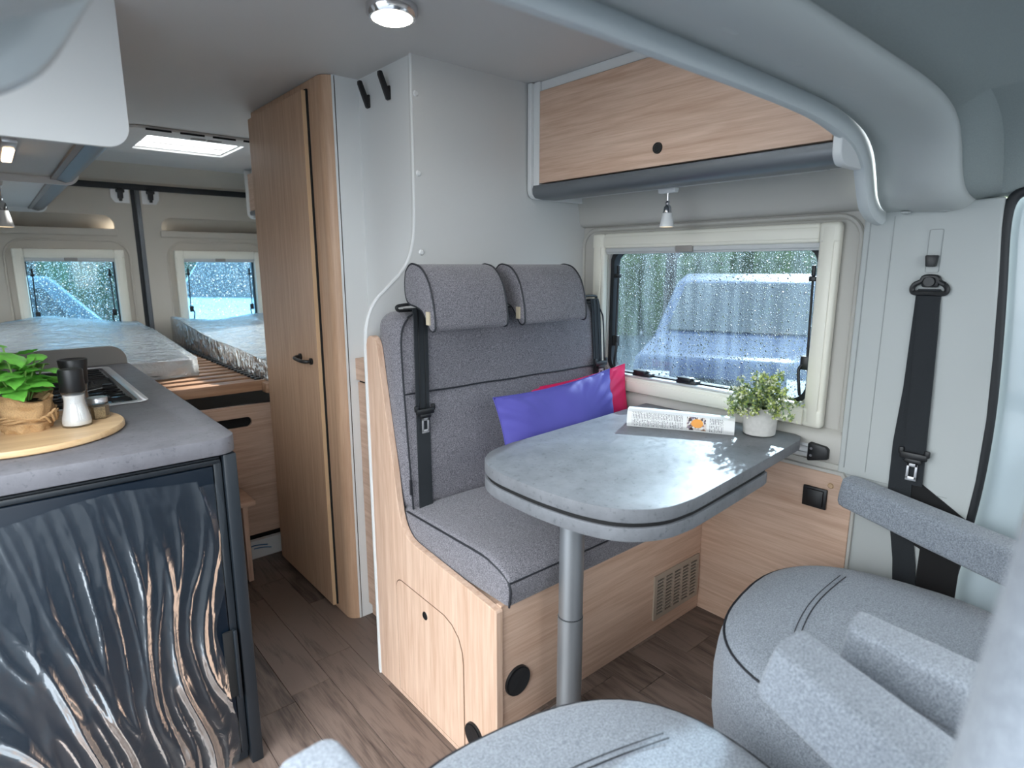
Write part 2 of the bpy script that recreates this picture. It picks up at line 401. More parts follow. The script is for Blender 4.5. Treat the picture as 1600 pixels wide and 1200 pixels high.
    def loft(s, rings, cap=True):
        bm = bmesh.new(); rr = [[bm.verts.new(Vector(p)) for p in rg] for rg in rings]; n = len(rr[0])
        for a, b in zip(rr, rr[1:]):
            for k in range(n): bm.faces.new((a[k], a[(k+1) % n], b[(k+1) % n], b[k]))
        if cap: bm.faces.new(rr[0]); bm.faces.new(rr[-1])
        return s._add(bm)
    def build(s, name, m, parent=None, smooth=False, local=False, label=None, kind=None):
        me = bpy.data.meshes.new(name)
        off = Vector((0, 0, 0)) if (parent is None or local) else origin(parent)
        if off.length: bmesh.ops.translate(s.bm, vec=-off, verts=s.bm.verts)
        s.bm.to_mesh(me); s.bm.free(); me.materials.append(m)
        if smooth:
            me.shade_smooth()
            try: me.set_sharp_from_angle(angle=R(42))
            except Exception: pass
        o = bpy.data.objects.new(name, me); COL.objects.link(o)
        if parent is not None: o.parent = parent
        if label: o['label'] = label
        if kind: o['kind'] = kind
        return o
def dup(root, loc=None, label=None):
    r = root.copy(); COL.objects.link(r)
    if loc is not None: r.location = loc
    if label: r['label'] = label
    for ch in root.children:
        c = ch.copy(); COL.objects.link(c); c.parent = r
        for g in ch.children:
            d = g.copy(); COL.objects.link(d); d.parent = c
    return r
def struct(o): o['kind'] = 'structure'; return o
def rrect(x0, y0, x1, y1, r, n=6):
    """rounded rectangle, ccw; r one radius or four (bl, br, tr, tl)"""
    rs = r if isinstance(r, (list, tuple)) else [r]*4
    out = []
    for (cx, cy, a0), q in zip(((x0, y0, 180), (x1, y0, 270), (x1, y1, 0), (x0, y1, 90)), rs):
        ccx = cx+(q if cx == x0 else -q); ccy = cy+(q if cy == y0 else -q)
        if q <= 0: out.append((cx, cy)); continue
        for k in range(n+1):
            a = R(a0+90*k/n); out.append((ccx+q*math.cos(a), ccy+q*math.sin(a)))
    return out
def spline(pts, n=6):
    """Catmull-Rom through the points"""
    P = [Vector(p) for p in pts]; out = []
    for i in range(len(P)-1):
        p0 = P[max(i-1, 0)]; p1 = P[i]; p2 = P[i+1]; p3 = P[min(i+2, len(P)-1)]
        for k in range(n):
            t = k/n
            out.append(.5*((2*p1)+(p2-p0)*t+(2*p0-5*p1+4*p2-p3)*t*t+(3*p1-p0-3*p2+p3)*t**3))
    out.append(P[-1]); return out

XR, XL, YB, ZC = 1.74, -0.20, 4.42, 1.895     # right lining, left wall, rear doors, ceiling
ZD = 0.155                                    # raised floor of the dinette and cab

# ------------------------------------------------------------------ setting: floor of planks
fl = thing('floor', None, None, (0, 0, 0)); struct(fl)
MB().box((XL, .3, -.03), (1.72, 4.4, -.006)).build('underlay', VGAP, fl)
MB().box((.818, -1.0, .02), (1.72, 1.03, ZD-.005)).build('platform', VGAP, fl)
def planks(x0, x1, y0, y1, z, w, ln, seed):
    rnd = random.Random(seed); x = x0; meshes = {}
    while x < x1-.001:
        xe = min(x+w, x1); y = y0-rnd.random()*ln
        while y < y1:
            ys = max(y, y0); ye = min(y+ln, y1)
            if ye-ys > .01:
                key = (round(xe-x, 3), round(ye-ys, 3))
                if key not in meshes:
                    mb = MB(); mb.box((.0006, .0006, -.005), (xe-x-.0006, ye-ys-.0006, 0), .0007, 1)
                    o = mb.build('plank', VINYL, fl, local=True); meshes[key] = o.data
                else:
                    o = bpy.data.objects.new('plank', meshes[key]); COL.objects.link(o); o.parent = fl
                o.location = (x, ys, z)
            y += ln
        x = xe
planks(XL, 1.0, .45, 2.68, 0, .125, .62, 3)
planks(.835, 1.72, -.4, 1.03, ZD, .125, .62, 5)
st = MB(); st.box((.815, -1.0, 0), (.835, 1.0, ZD-.001)); st.box((.815, .985, 0), (.87, 1.0, ZD-.002)); struct(st.build('trim_1', ALUW))

# ------------------------------------------------------------------ ceiling with two roof hatches
# hatch openings: rear (x .635-1.055, y 3.27-3.67), front (x .62-1.165, y .70-1.13)
ce = MB()
ce.prism([(XL, .585), (1.78, .585), (1.78, 4.46), (XL, 4.46)], 2, ZC, ZC+.03,
         holes=[[(.62, .72), (1.165, .72), (1.165, 1.125), (.62, 1.125)], [(.632, 3.265), (1.058, 3.265), (1.058, 3.675), (.632, 3.675)]])
struct(ce.build('ceiling', CEIL))
# rear coving
cv = MB(); cv.prism([(4.30, ZC), (4.42, ZC), (4.42, 1.80), (4.385, 1.84), (4.34, 1.875)], 0, XL, 1.75)
struct(cv.build('trim_2', PLASD, smooth=True))
def hatch(name, x0, x1, y0, y1, ox, oy, label):
    t = thing(name, label, 'roof hatch', ((x0+x1)/2, (y0+y1)/2, ZC))
    f = MB(); f.prism(rrect(x0-ox, y0-oy, x1+ox, y1+oy, .05), 2, ZC-.014, ZC-.0005, .004, holes=[rrect(x0, y0, x1, y1, .015)])
    f.build('frame', CEIL, t, True)
    w = MB(); w.prism(rrect(x0-.001, y0-.001, x1+.001, y1+.001, .015), 2, ZC, ZC+.05, holes=[rrect(x0+.008, y0+.008, x1-.008, y1-.008, .012)])
    w.build('hatch_well', WHITE, t)
    g = MB(); g.box((x0, y0, ZC+.051), (x1, y1, ZC+.055)); g.build('dome', DOME, t)
    b = MB(); b.box((x0+.005, y0+(y1-y0)*.80, ZC+.012), (x1-.005, y0+(y1-y0)*.80+.012, ZC+.024), .002); b.build('blind_bar', GREYP, t)
    return t
m, n, l, p = newmat('hatch_dome'); n.remove(p)
tlx = n.new('ShaderNodeBsdfTranslucent'); tlx.inputs[0].default_value = (.95, .96, .97, 1); trx = n.new('ShaderNodeBsdfTransparent')
mxx = n.new('ShaderNodeMixShader'); mxx.inputs[0].default_value = .2; l.new(trx.outputs[0], mxx.inputs[1]); l.new(tlx.outputs[0], mxx.inputs[2]); l.new(mxx.outputs[0], n['Material Output'].inputs[0])
DOME = m
h1 = hatch('roof_hatch', .635, 1.055, 3.27, 3.67, .10, .15, 'rectangular roof hatch above the bed, slotted frame on its near side')
sl = MB()
for k in range(4): sl.box((.60+.135*k, 3.118, ZC-.018), (.70+.135*k, 3.124, ZC-.010))
sl.build('air_slot', BLACKM, h1)
lt = MB(); lt.box((.80, 3.20, ZC-.018), (.86, 3.225, ZC-.0135)); lt.box((.87, 3.20, ZC-.018), (.93, 3.225, ZC-.0135)); lt.build('latch', GREYP, h1)
h2 = hatch('roof_hatch', .625, 1.16, .725, 1.12, .045, .03, 'roof hatch half hidden by the front bulkhead beam, bright blind inside')
bl = MB(); bl.box((.64, .80, ZC+.03), (1.10, 1.06, ZC+.036)); bl.build('blind', WHITE, h2)
# round ceiling lamp
la = thing('ceiling_lamp', 'round lit ceiling lamp with a chrome ring above the table', 'lamp', (.797, 1.357, ZC))
MB().lathe([(.060, 0), (.060, -.016), (.054, -.026), (.048, -.026), (.048, -.004)], (.797, 1.357, ZC)).build('ring', CHROME, la, True)
MB().lathe([(.0475, -.004), (.0475, -.027), (.040, -.031), (.02, -.033), (0, -.0335)], (.797, 1.357, ZC)).build('diffuser', LAMP, la, True)

# ------------------------------------------------------------------ right side wall (lining follows the van body)
WY0, WY1, WZ0, WZ1 = .722, 1.478, .905, 1.362      # glass opening of window_1
wr = MB()
wr.prism([(.60, .15), (1.66, .15), (1.66, 1.447), (.60, 1.447)], 0, XR, XR+.04, holes=[rrect(WY0, WZ0, WY1, WZ1, .05)])
# upper lining leaning inwards above the ledge
def prof_sweep(pts, y0, y1, t=None):
    mb = MB(); mb.prism(pts, 1, y0, y1); return mb
wr2 = prof_sweep([(XR+.04, 1.440), (XR-.004, 1.440), (XR-.022, 1.446), (XR-.030, 1.46), (XR-.034, 1.50), (XR-.06, 1.60), (XR-.10, 1.68), (XR-.10, 1.90), (XR+.04, 1.90)], .60, 1.64)
struct(wr.build('wall_right', PLAS)); struct(wr2.build('wall_right_upper', PLAS, smooth=True))
# shallow pressed panel around the window (raised bead)
bd = MB(); bd.tube([Vector((XR-.001, y, z)) for y, z in rrect(.625, .80, 1.60, 1.43, .06)], .008, 8, True)
struct(bd.build('trim_3', PLAS, smooth=True))
bd = MB(); bd.prism([(XR+.01, .752), (XR-.014, .752), (XR-.026, .775), (XR-.026, .83), (XR-.012, .85), (XR+.01, .856)], 1, .60, 1.60)
struct(bd.build('trim_4', PLAS, smooth=True))
# body-side wall behind bathroom/bed, left wall
q = MB(); q.prism([(1.64, 0), (4.46, 0), (4.46, 1.93), (1.64, 1.93)], 0, 1.76, 1.80, holes=[rrect(3.0, 1.06, 4.0, 1.46, .04)]); struct(q.build('wall_right_rear', PLAS))
q = MB(); q.prism([(1.49, 0), (4.46, 0), (4.46, 1.93), (1.49, 1.93)], 0, XL-.04, XL, holes=[rrect(3.2, 1.06, 4.2, 1.46, .04)]); struct(q.build('wall_left', PLAS))
# oak panel low on the right wall
lp = thing('wall_panel', 'light oak panel low on the window wall below the table', 'panel', (1.71, .8, ZD))
q = MB(); q.prism([(.568, ZD), (1.026, ZD), (1.026, .735), (.60, .735), (.568, .68)], 0, 1.706, 1.716, .0012); q.build('board', WOODY, lp)
q = MB()
for y, z in ((.60, .655), (.595, .70), (.995, .60)): q.lathe([(.0075, 0), (.0065, .002), (.004, .003), (0, .0035)], (0, 0, 0), 12)
q.bm.free()
for y, z in ((.625, .70), (.585, .655), (.985, .56)):
    q = MB(); q.cyl((1.7065, y, z), (1.7035, y, z), .009, .006, 12); q.build('screw_cap', EDGEW, lp, True)
q = MB(); q.prism([(.60, .737), (1.026, .737), (1.026, .745), (.595, .745), (.558, .69), (.558, ZD), (.565, ZD), (.565, .685)], 0, 1.700, 1.74); struct(q.build('trim_5', PLAS))
struct(MB().box((1.716, .56, ZD), (XR+.02, 1.64, .76)).build('wall_right_lower', PLAS))
so = thing('wall_socket', 'square black socket with a flap on the low oak panel', 'socket', (1.706, .663, .657))
q = MB(); q.box((1.698, .630, .627), (1.7058, .696, .687), .003); q.build('plate', BLACK, so, True)
q = MB(); q.box((1.692, .638, .634), (1.6985, .684, .681), .002); q.build('flap', BLACK, so, True)

# ------------------------------------------------------------------ windows
def window(name, M, w, h, glass, side, seed=0, sw=.016):
    """window in local XZ plane (x right, z up, -y towards the room), origin at centre of the opening"""
    rnd = random.Random(seed)
    t = bpy.data.objects.new(name, None); COL.objects.link(t); t.matrix_world = M; struct(t)
    fw_ = .052
    for (a, b, c, d) in ((-w/2-fw_, -w/2, -h/2-fw_, h/2+fw_), (w/2, w/2+fw_, -h/2-fw_, h/2+fw_)):
        q = MB(); q.box((a, -.030, c), (b, 0, d), .008, 3)
        q.box((a+.012, -.034, c+.012), (b-.012, -.028, d-.012), .002); q.build('window_frame', FRAMEM, t, True, True)
    for (c, d) in ((-h/2-fw_, -h/2), (h/2, h/2+fw_)):
        q = MB(); q.box((-w/2, -.0285, c), (w/2, 0, d), .006, 3)
        q.box((-w/2, -.032, c+.010), (w/2, -.027, d-.012), .002); q.box((-w/2, -.030, c+.024), (w/2, -.0265, c+.027)); q.build('window_frame', FRAMEM, t, True, True)
    # corner caps
    for sx_ in (-1, 1):
        for sz_ in (-1, 1):
            q = MB(); x0 = sx_*(w/2+fw_+.001); x1 = sx_*(w/2-.002); z0 = sz_*(h/2+fw_+.001); z1 = sz_*(h/2-.002)
            q.box((min(x0, x1), -.0335, min(z0, z1)), (max(x0, x1), -.001, max(z0, z1)), .010, 3); q.build('corner_cap', FRAMEM, t, True, True)
    # black rubber seal
    q = MB(); q.prism(rrect(-w/2+.001, -h/2+.001, w/2-.001, h/2-.001, .004), 1, .012, .045, holes=[rrect(-w/2+sw, -h/2+sw*.75, w/2-sw, h/2-sw*.75, .045 if sw > .01 else .012)])
    q.build('seal', RUBBER, t, True, True)
    q = MB(); q.box((-w/2+.004, .040, -h/2+.004), (w/2-.004, .043, h/2-.004)); q.build('glass_pane', glass, t, local=True)
    # blind cassette rail on top with grip
    q = MB(); q.box((-w/2, -.020, h/2-.014), (w/2, .004, h/2+.001), .003); q.box((-w/2, -.014, h/2-.020), (w/2, .004, h/2-.012), .002); q.build('blind_rail', BLIND, t, True, True)
    q = MB(); q.box((side-.032, -.028, h/2-.018), (side+.032, -.016, h/2+.006), .004); q.build('blind_grip', GREYP, t, True, True)
    q = MB(); q.box((-w/2, -.020, -h/2), (w/2, .008, -h/2+.008), .002); q.build('lower_rail', ALUW, t, True, True)
    # arms and latches
    for sx_ in (-1, 1):
        q = MB(); x = sx_*(w/2-.028)
        q.box((x-.005, .018, h/2-.09), (x+.005, .028, h/2-.06), .002); q.box((x-.010, .014, h/2-.105), (x+.010, .030, h/2-.09), .003)
        pts = [Vector((x-.001*sx_, .024, h/2-.10)), Vector((x+.002*sx_, .024, 0)), Vector((x+.004*sx_, .024, -h/2+.13))]
        q.tube(pts, .0035, 8); q.box((x-.012, .014, -h/2+.10), (x+.012, .030, -h/2+.14), .004)
        q.tube(spline([(x, .022, -h/2+.12), (x-.012*sx_, .012, -h/2+.10), (x-.006*sx_, .01, -h/2+.05), (x-.004*sx_, .014, -h/2+.025)], 5), .0045, 8)
        q.build('stay_arm', BLACK, t, True, True)
    for x in (-w*.27, -.02):
        q = MB(); q.box((x-.038, -.012, -h/2+.002), (x+.038, .022, -h/2+.020), .004); q.box((x-.028, -.020, -h/2+.016), (x+.022, .010, -h/2+.030), .004)
        q.box((x-.04, -.006, -h/2+.022), (x+.03, .004, -h/2+.027), .002); q.build('latch', BLACK, t, True, True)
    return t
# side window: local x -> -Y world (to the right seen from inside), local -y -> -X world
Mw = Matrix(((0, 1, 0, XR), (-1, 0, 0, (WY0+WY1)/2), (0, 0, 1, (WZ0+WZ1)/2), (0, 0, 0, 1)))
window('window_1', Mw, WY1-WY0, WZ1-WZ0, WET, -.045)

window('window_added_left', Matrix(((0, -1, 0, XL), (1, 0, 0, 3.7), (0, 0, 1, 1.26), (0, 0, 0, 1))), 1.0, .40, CLEAR, 0, 3, .006)  # unseen left window, added to brighten the bed area
window('window_added_right', Matrix(((0, 1, 0, 1.76), (-1, 0, 0, 3.5), (0, 0, 1, 1.26), (0, 0, 0, 1))), 1.0, .40, CLEAR, 0, 4, .006)  # unseen right window, added for more light over the bed

# ------------------------------------------------------------------ rear doors with their windows
def rear_door(name, x0, x1, wx0, wx1, mir):
    d = thing(name, None, None, ((x0+x1)/2, YB, 0)); struct(d)
    q = MB(); outer = [(x0, .3), (x1, .3), (x1, 1.80), (x0, 1.80)]
    wz0, wz1 = .90, 1.345
    pk0, pk1 = (x0+.10, x1-.06) if mir else (x0+.06, x1-.10)
    slot = rrect(pk0, 1.52, pk1, 1.60, [.008, .008, .06, .06]) if not mir else rrect(pk0, 1.52, pk1, 1.60, [.008, .008, .06, .06])
    q.prism(outer, 1, YB, YB+.03, holes=[rrect(wx0, wz0, wx1, wz1, .03), slot])
    q.build('door_trim', PLASD, d)
    q = MB(); q.prism([(YB+.005, 1.625), (YB+.10, 1.50), (YB+.104, 1.50), (YB+.03, 1.63)], 0, pk0-.01, pk1+.01); q.box((pk0-.01, YB+.02, 1.495), (pk1+.01, YB+.11, 1.505)); q.build('pocket_back', PLASD, d)
    q = MB(); q.box((pk0-.01, YB-.010, 1.478), (pk1+.01, YB+.001, 1.52), .008, 3); q.build('ledge', PLASD, d, True)
    q = MB(); q.tube([Vector((x, YB-.001, z)) for x, z in rrect(wx0-.085, .80, wx1+.085, wz1+.105, .10)], .007, 8, True); q.build('bead', PLASD, d, True)
    q = MB()
    q.prism([(0, 0), (.075, 0), (.095, .03), (.095, .085), (0, .085)] if mir else [(0, 0), (-.075, 0), (-.095, .03), (-.095, .085), (0, .085)], 1, 0, .004)
    bmesh.ops.translate(q.bm, vec=((x0+.008) if mir else (x1-.008), YB-.006, 1.675), verts=q.bm.verts)
    pl = q.build('hinge_plate', ALUW, d)
    cx = x0+.055 if mir else x1-.055
    q = MB(); q.box((cx-.014, YB-.03, 1.70), (cx+.014, YB-.007, 1.765), .004); q.box((cx-.022, YB-.034, 1.735), (cx+.022, YB-.01, 1.752), .003)
    q.box((cx-.008, YB-.026, 1.685), (cx+.008, YB-.008, 1.705), .003); q.build('door_latch', BLACK, d, True)
    Mr = Matrix(((1, 0, 0, (wx0+wx1)/2), (0, 1, 0, YB), (0, 0, 1, (wz0+wz1)/2), (0, 0, 0, 1)))
    return Mr, wx1-wx0, wz1-wz0
Mr, w, h = rear_door('door_1', XL, .728, .172, .602, False); window('window_2', Mr, w, h, WETR, 0, 1, .006)
Mr, w, h = rear_door('door_2', .778, 1.74, .982, 1.425, True); window('window_3', Mr, w, h, WETR, 0, 2, .006)
q = MB(); q.box((.728, YB+.005, .3), (.752, YB+.03, 1.80)); q.box((XL, YB-.02, 1.755), (1.74, YB+.03, 1.79), .006); struct(q.build('trim_6', RUBBER, smooth=True))
q = MB(); q.box((.753, YB-.006, .3), (.767, YB+.02, 1.757), .002); q.box((.766, YB+.0, .3), (.778, YB+.02, 1.757), .002); struct(q.build('trim_7', ALUD, smooth=True))
struct(MB().box((XL, YB-.006, 1.79), (1.75, YB+.04, 1.92)).build('wall_back', PLASD))
struct(MB().box((XL, YB+.03, 0), (1.75, YB+.06, .30)).build('wall_back_lower', PLASD))

# ------------------------------------------------------------------ seat-back wall and bathroom box
def wall_profile():
    e = [(.815, 0), (.815, 1.06), (.819, 1.12), (.832, 1.165), (.858, 1.205), (.90, 1.243), (.945, 1.285), (.975, 1.335), (.990, 1.40), (.994, 1.50), (.996, ZC)]
    s = [tuple(v[:2]) for v in spline([(a, b, 0) for a, b in e[2:-1]], 4)]
    return [e[0], e[1]]+s+[e[-1], (1.76, ZC), (1.76, 0)]
q = MB(); q.prism(wall_profile(), 1, 1.600, 1.618); sw = struct(q.build('wall_partition', WHITE2, smooth=False))
ed = MB()
prf = wall_profile()[:-2]
ed.tube([Vector((a-.0005, 1.603, b)) for a, b in prf], .0045, 6); ed.build('edge_strip', WHITE, sw, True)
for (x, z) in ((1.008, 1.79), (1.010, 1.57), (1.012, 1.34)):
    q = MB(); q.cyl((x, 1.5995, z), (x, 1.5955, z), .009, .006, 12); q.build('screw_cap', WHITE, sw, True)
struct(MB().box((.998, 1.618, 0), (1.016, 1.934, ZC)).build('wall_bathroom', WHITE))
struct(MB().box((.905, 1.930, 0), (1.02, 1.945, ZC)).build('wall_bathroom_front', WHITE))
ck = thing('low_cabinet', 'narrow oak cabinet front between the wardrobe and the bench end', 'cabinet', (.97, 1.77, 0))
q = MB(); q.box((.944, 1.628, .05), (.997, 1.928, .900), .001); q.build('body', WOODY, ck)
q = MB(); q.box((.938, 1.622, .909), (.997, 1.929, .985), .001); q.build('top_panel', WOODY, ck)
q = MB(); q.box((.956, 1.64, 0), (.997, 1.925, .05)); q.build('plinth', WOODY, ck)
q = MB(); q.box((.950, 1.63, .900), (.997, 1.927, .909)); q.build('gap', BLACKM, ck)
for i, (y, lb) in enumerate(((1.861, 'black coat hook nearer the wardrobe on the white wall'), (1.731, 'black coat hook nearer the bench on the white wall'))):
    hk = thing('coat_hook', lb, 'hook', (.998, y, 1.84), group='black coat hooks')
    q = MB(); q.box((.990, y-.010, 1.795), (.9975, y+.010, 1.835), .003)
    q.prism([(.994, 1.80), (.988, 1.795), (.962, 1.862), (.962, 1.872), (.972, 1.872), (.990, 1.828)], 1, y-.008, y+.008, .002); q.build('hook_body', BLACK, hk, True)

# ------------------------------------------------------------------ wardrobe
wd = thing('wardrobe', 'tall oak wardrobe with a black handle between the aisle and the white walls', 'wardrobe', (.9, 2.26, 0))
q = MB(); pts = [(.916, 1.930)]+[(.873+.040-.040*math.sin(R(a)), 1.930+.040-.040*math.cos(R(a))) for a in range(0, 91, 9)]+[(.873, 2.60), (1.70, 2.60), (1.70, 1.95), (.916, 1.95)]
q.prism(pts, 2, 0.001, ZC-.002); q.build('body', WARD, wd, True)
q = MB(); q.box((.866, 2.040, .022), (.8725, 2.585, 1.868)); q.build('door_gap', BLACKM, wd)
q = MB(); q.box((.853, 2.046, .020), (.8665, 2.580, 1.863), .0012); dr = q.build('door', WARD, wd)
q = MB(); q.box((.8525, 2.0445, .020), (.8668, 2.047, 1.863)); q.build('edge_banding', EDGEW, dr)
q = MB(); q.tube(spline([(.853, 2.20, .968), (.835, 2.20, .968), (.822, 2.185, .967), (.820, 2.150, .965), (.822, 2.115, .963), (.835, 2.10, .962), (.853, 2.10, .962)], 5), .0065, 10)
q.cyl((.853, 2.20, .968), (.846, 2.20, .968), .012); q.cyl((.853, 2.10, .962), (.846, 2.10, .962), .012); q.build('handle', BLACK, dr, True)

# ------------------------------------------------------------------ dinette bench
be = thing('dinette_bench', 'oak dinette bench with grey seat and back cushions behind the table', 'bench', (1.25, 1.3, 0))
side = [(1.598, 0), (1.598, 1.075)]+[tuple(v[:2]) for v in spline([(1.592, 1.092, 0), (1.575, 1.103, 0), (1.552, 1.098, 0), (1.535, 1.07, 0), (1.518, .98, 0), (1.495, .86, 0), (1.470, .74, 0), (1.452, .635, 0), (1.438, .582, 0), (1.412, .548, 0), (1.375, .533, 0), (1.30, .525, 0)], 4)]+[(1.006, .497), (1.003, .492), (1.003, 0)]
q = MB(); q.prism(side, 0, .814, .834, .0015); sp = q.build('side_panel', WOODZ, be)
q = MB(); q.tube([Vector((.8235, a-.0, b)) for a, b in side[1:-1]], .0105, 6)
q.bm.free()
dpts = [(1.474, .018), (1.474, .36)]+[(1.474-.03+.03*math.cos(R(a)), .36+.03*math.sin(R(a))) for a in range(0, 91, 15)]+[(1.225, .383), (1.19, .372), (1.16, .348), (1.145, .315), (1.140, .28), (1.140, .018)]
cx_, cy_ = 1.3, .2
def scl(pts, d): return [(cx_+(a-cx_)*(1+d/.17), cy_+(b-cy_)*(1+d/.19)) for a, b in pts]
q = MB(); q.prism(scl(dpts, .0022), 0, .8131, .8145); q.build('door_gap', plain('oak_groove', (96, 70, 50), .7), be)
q = MB(); q.prism(dpts, 0, .8122, .8142, .0006); dd = q.build('access_door', WOODZ, be)
q = MB(); q.cyl((.8123, 1.318, .338), (.8108, 1.318, .338), .0125, .0115, 20); q.build('finger_hole', BLACK, dd, True)
# hot-air outlets
def outlet(c, ax, r):
    q = MB(); c = Vector(c); u = Vector((-1, 0, 0)) if ax == 0 else Vector((0, -1, 0))
    q.lathe_path([(c, r), (c+u*.006, r*.97), (c+u*.008, r*.88), (c+u*.003, r*.80)], 28, False)
    q.lathe_path([(c+u*.0015, r*.84), (c+u*.0016, .0005)], 28, False)
    o = q.build('air_outlet', BLACK, be, True)
    f = MB()
    for k in (-.45, 0, .45):
        if ax == 1: f.box((c.x+k*r-.0012, c.y-.006, c.z-r*.72), (c.x+k*r+.0012, c.y-.002, c.z+r*.72))
        else: f.box((c.x-.006, c.y+k*r-.0012, c.z-r*.72), (c.x-.002, c.y+k*r+.0012, c.z+r*.72))
    f.build('louvre', BLACKM, o)
q = MB(); q.box((.834, 1.010, ZD), (1.704, 1.028, .500), .0012); q.build('front_panel', WOODX, be)
outlet((.886, 1.010, .277), 1, .040); outlet((.814, 1.095, .100), 0, .036)
q = MB(); q.box((.834, 1.028, .03), (1.70, 1.60, .493)); q.build('seat_box', WOODX, be)
# ventilation grille
q = MB(); q.prism(rrect(1.447, .207, 1.692, .358, .003), 1, 1.0045, 1.0098, holes=[(lambda x, z: [(x, z), (x+.036, z), (x+.036, z+.0068), (x, z+.0068)])(1.461+k*.0455, .222+j*.0112) for k in range(5) for j in range(11)])
gr = q.build('vent_grille', plain('taupe_grille', (176, 162, 146), .45, metal=.1), be)
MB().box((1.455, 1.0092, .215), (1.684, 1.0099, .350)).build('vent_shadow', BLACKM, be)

# seat cushion
def soft_box(a, b, r, seg=5, sub=True, puff=0, crease=None):
    q = MB(); q.box(a, b, r, seg); return q
q = MB(); q.box((.838, .985, .500), (1.700, 1.47, .606), .014, 4)
bmesh.ops.subdivide_edges(q.bm, edges=[e for e in q.bm.edges if e.calc_length() > .2], cuts=22, use_grid_fill=True)
for v in q.bm.verts:
    x, y, z = v.co
    if z > .55:
        u = min(1, (x-.838)/.09); u2 = min(1, (1.70-x)/.09); w = min(1, (y-.985)/.09)
        v.co.z += .010*math.sqrt(max(0, u))*math.sqrt(max(0, u2))*math.sqrt(max(0, w)) + .002*noise.noise(Vector((x*9, y*9, 0))) - .034*(1-w)**2
    if z < .545 and y < 1.0: v.co.y += .004
sc_ = q.build('seat_cushion', FAB, be, True)
def piping(name, pts, parent, r=.0028):
    q = MB(); q.tube(pts, r, 6); return q.build(name, PIPE, parent, True)
piping('piping', spline([(.839, 1.44, .602), (.839, 1.2, .602), (.8395, 1.09, .601), (.840, 1.04, .592), (.841, 1.01, .580), (.842, .992, .566), (.8425, .9855, .548), (.8425, .987, .525), (.8425, .990, .503)], 8), sc_)
piping('piping', [Vector((.842+.85*k/20, .9875, .5655)) for k in range(21)], sc_)
# back cushion (slightly reclined)
def leany(z): return 1.425 + (z-.60)*.055
q = MB(); q.box((.835, 0, .590), (1.700, .135, 1.172), .05, 6)
bmesh.ops.subdivide_edges(q.bm, edges=[e for e in q.bm.edges if e.calc_length() > .2], cuts=10, use_grid_fill=True)
for v in q.bm.verts:
    x, y, z = v.co; dy = 0
    if y < .07:
        seam = .945
        dy += .012*math.exp(-((z-seam)/.016)**2)
        dy -= .006*math.sin(math.pi*max(0, min(1, (x-.835)/.865)))
        dy += .0025*noise.noise(Vector((x*7, z*7, 3)))
    v.co.y = y+leany(z)+dy
bk = q.build('back_cushion', FAB, be, True)
def fy(z): return leany(z)-.0015
outl = [(.852, .60), (.848, .80), (.845, 1.0), (.847, 1.10), (.862, 1.145), (.895, 1.166), (.95, 1.171), (1.27, 1.172), (1.60, 1.171), (1.652, 1.162), (1.682, 1.135), (1.692, 1.09), (1.694, .9), (1.694, .62)]
piping('piping', [Vector((v.x, fy(v.y)+.003+(.010 if v.y > 1.155 else 0), v.y)) for v in spline([(a, b, 0) for a, b in outl], 6)], bk)
piping('piping', [Vector((.846+.85*k/24, fy(.945)+.004+.0, .945+.0008*math.sin(k))) for k in range(25)], bk)
# head rests
hp = spline([(1.475, 1.285, 0), (1.455, 1.302, 0), (1.43, 1.304, 0), (1.395, 1.292, 0), (1.362, 1.255, 0), (1.343, 1.20, 0), (1.336, 1.150, 0), (1.340, 1.132, 0), (1.356, 1.130, 0), (1.372, 1.150, 0), (1.395, 1.178, 0), (1.425, 1.190, 0), (1.462, 1.197, 0), (1.478, 1.215, 0), (1.482, 1.25, 0), (1.475, 1.285, 0)], 4)[:-1]
for x0, x1 in ((.878, 1.137), (1.196, 1.472)):
    q = MB(); q.prism([(v.x, v.y) for v in hp], 0, x0, x1, .0, None)
    bmesh.ops.bevel(q.bm, geom=[e for e in q.bm.edges if e.calc_face_angle(0) > 1.2], offset=.008, segments=3, profile=.5, affect='EDGES')
    hr = q.build('headrest', FAB, be, True)
    for x in (x0+.004, x1-.004):
        cxy = Vector((1.41, 1.23, 0))
        q = MB(); q.tube([Vector((x, v.x+(v.x-1.41)*.01, v.y+(v.y-1.23)*.01)) for v in hp], .0026, 6, True); q.build('piping', PIPE, hr, True)
    q = MB(); q.box((x0-.004, 1.352, 1.145), (x0+.0005, 1.368, 1.180)); q.build('tag', TAG, hr)
    for xp in (x0+.08, x1-.08): q = MB(); q.cyl((xp, 1.455, 1.165), (xp, 1.455, 1.205), .006); q.build('post', BLACK, hr, True)
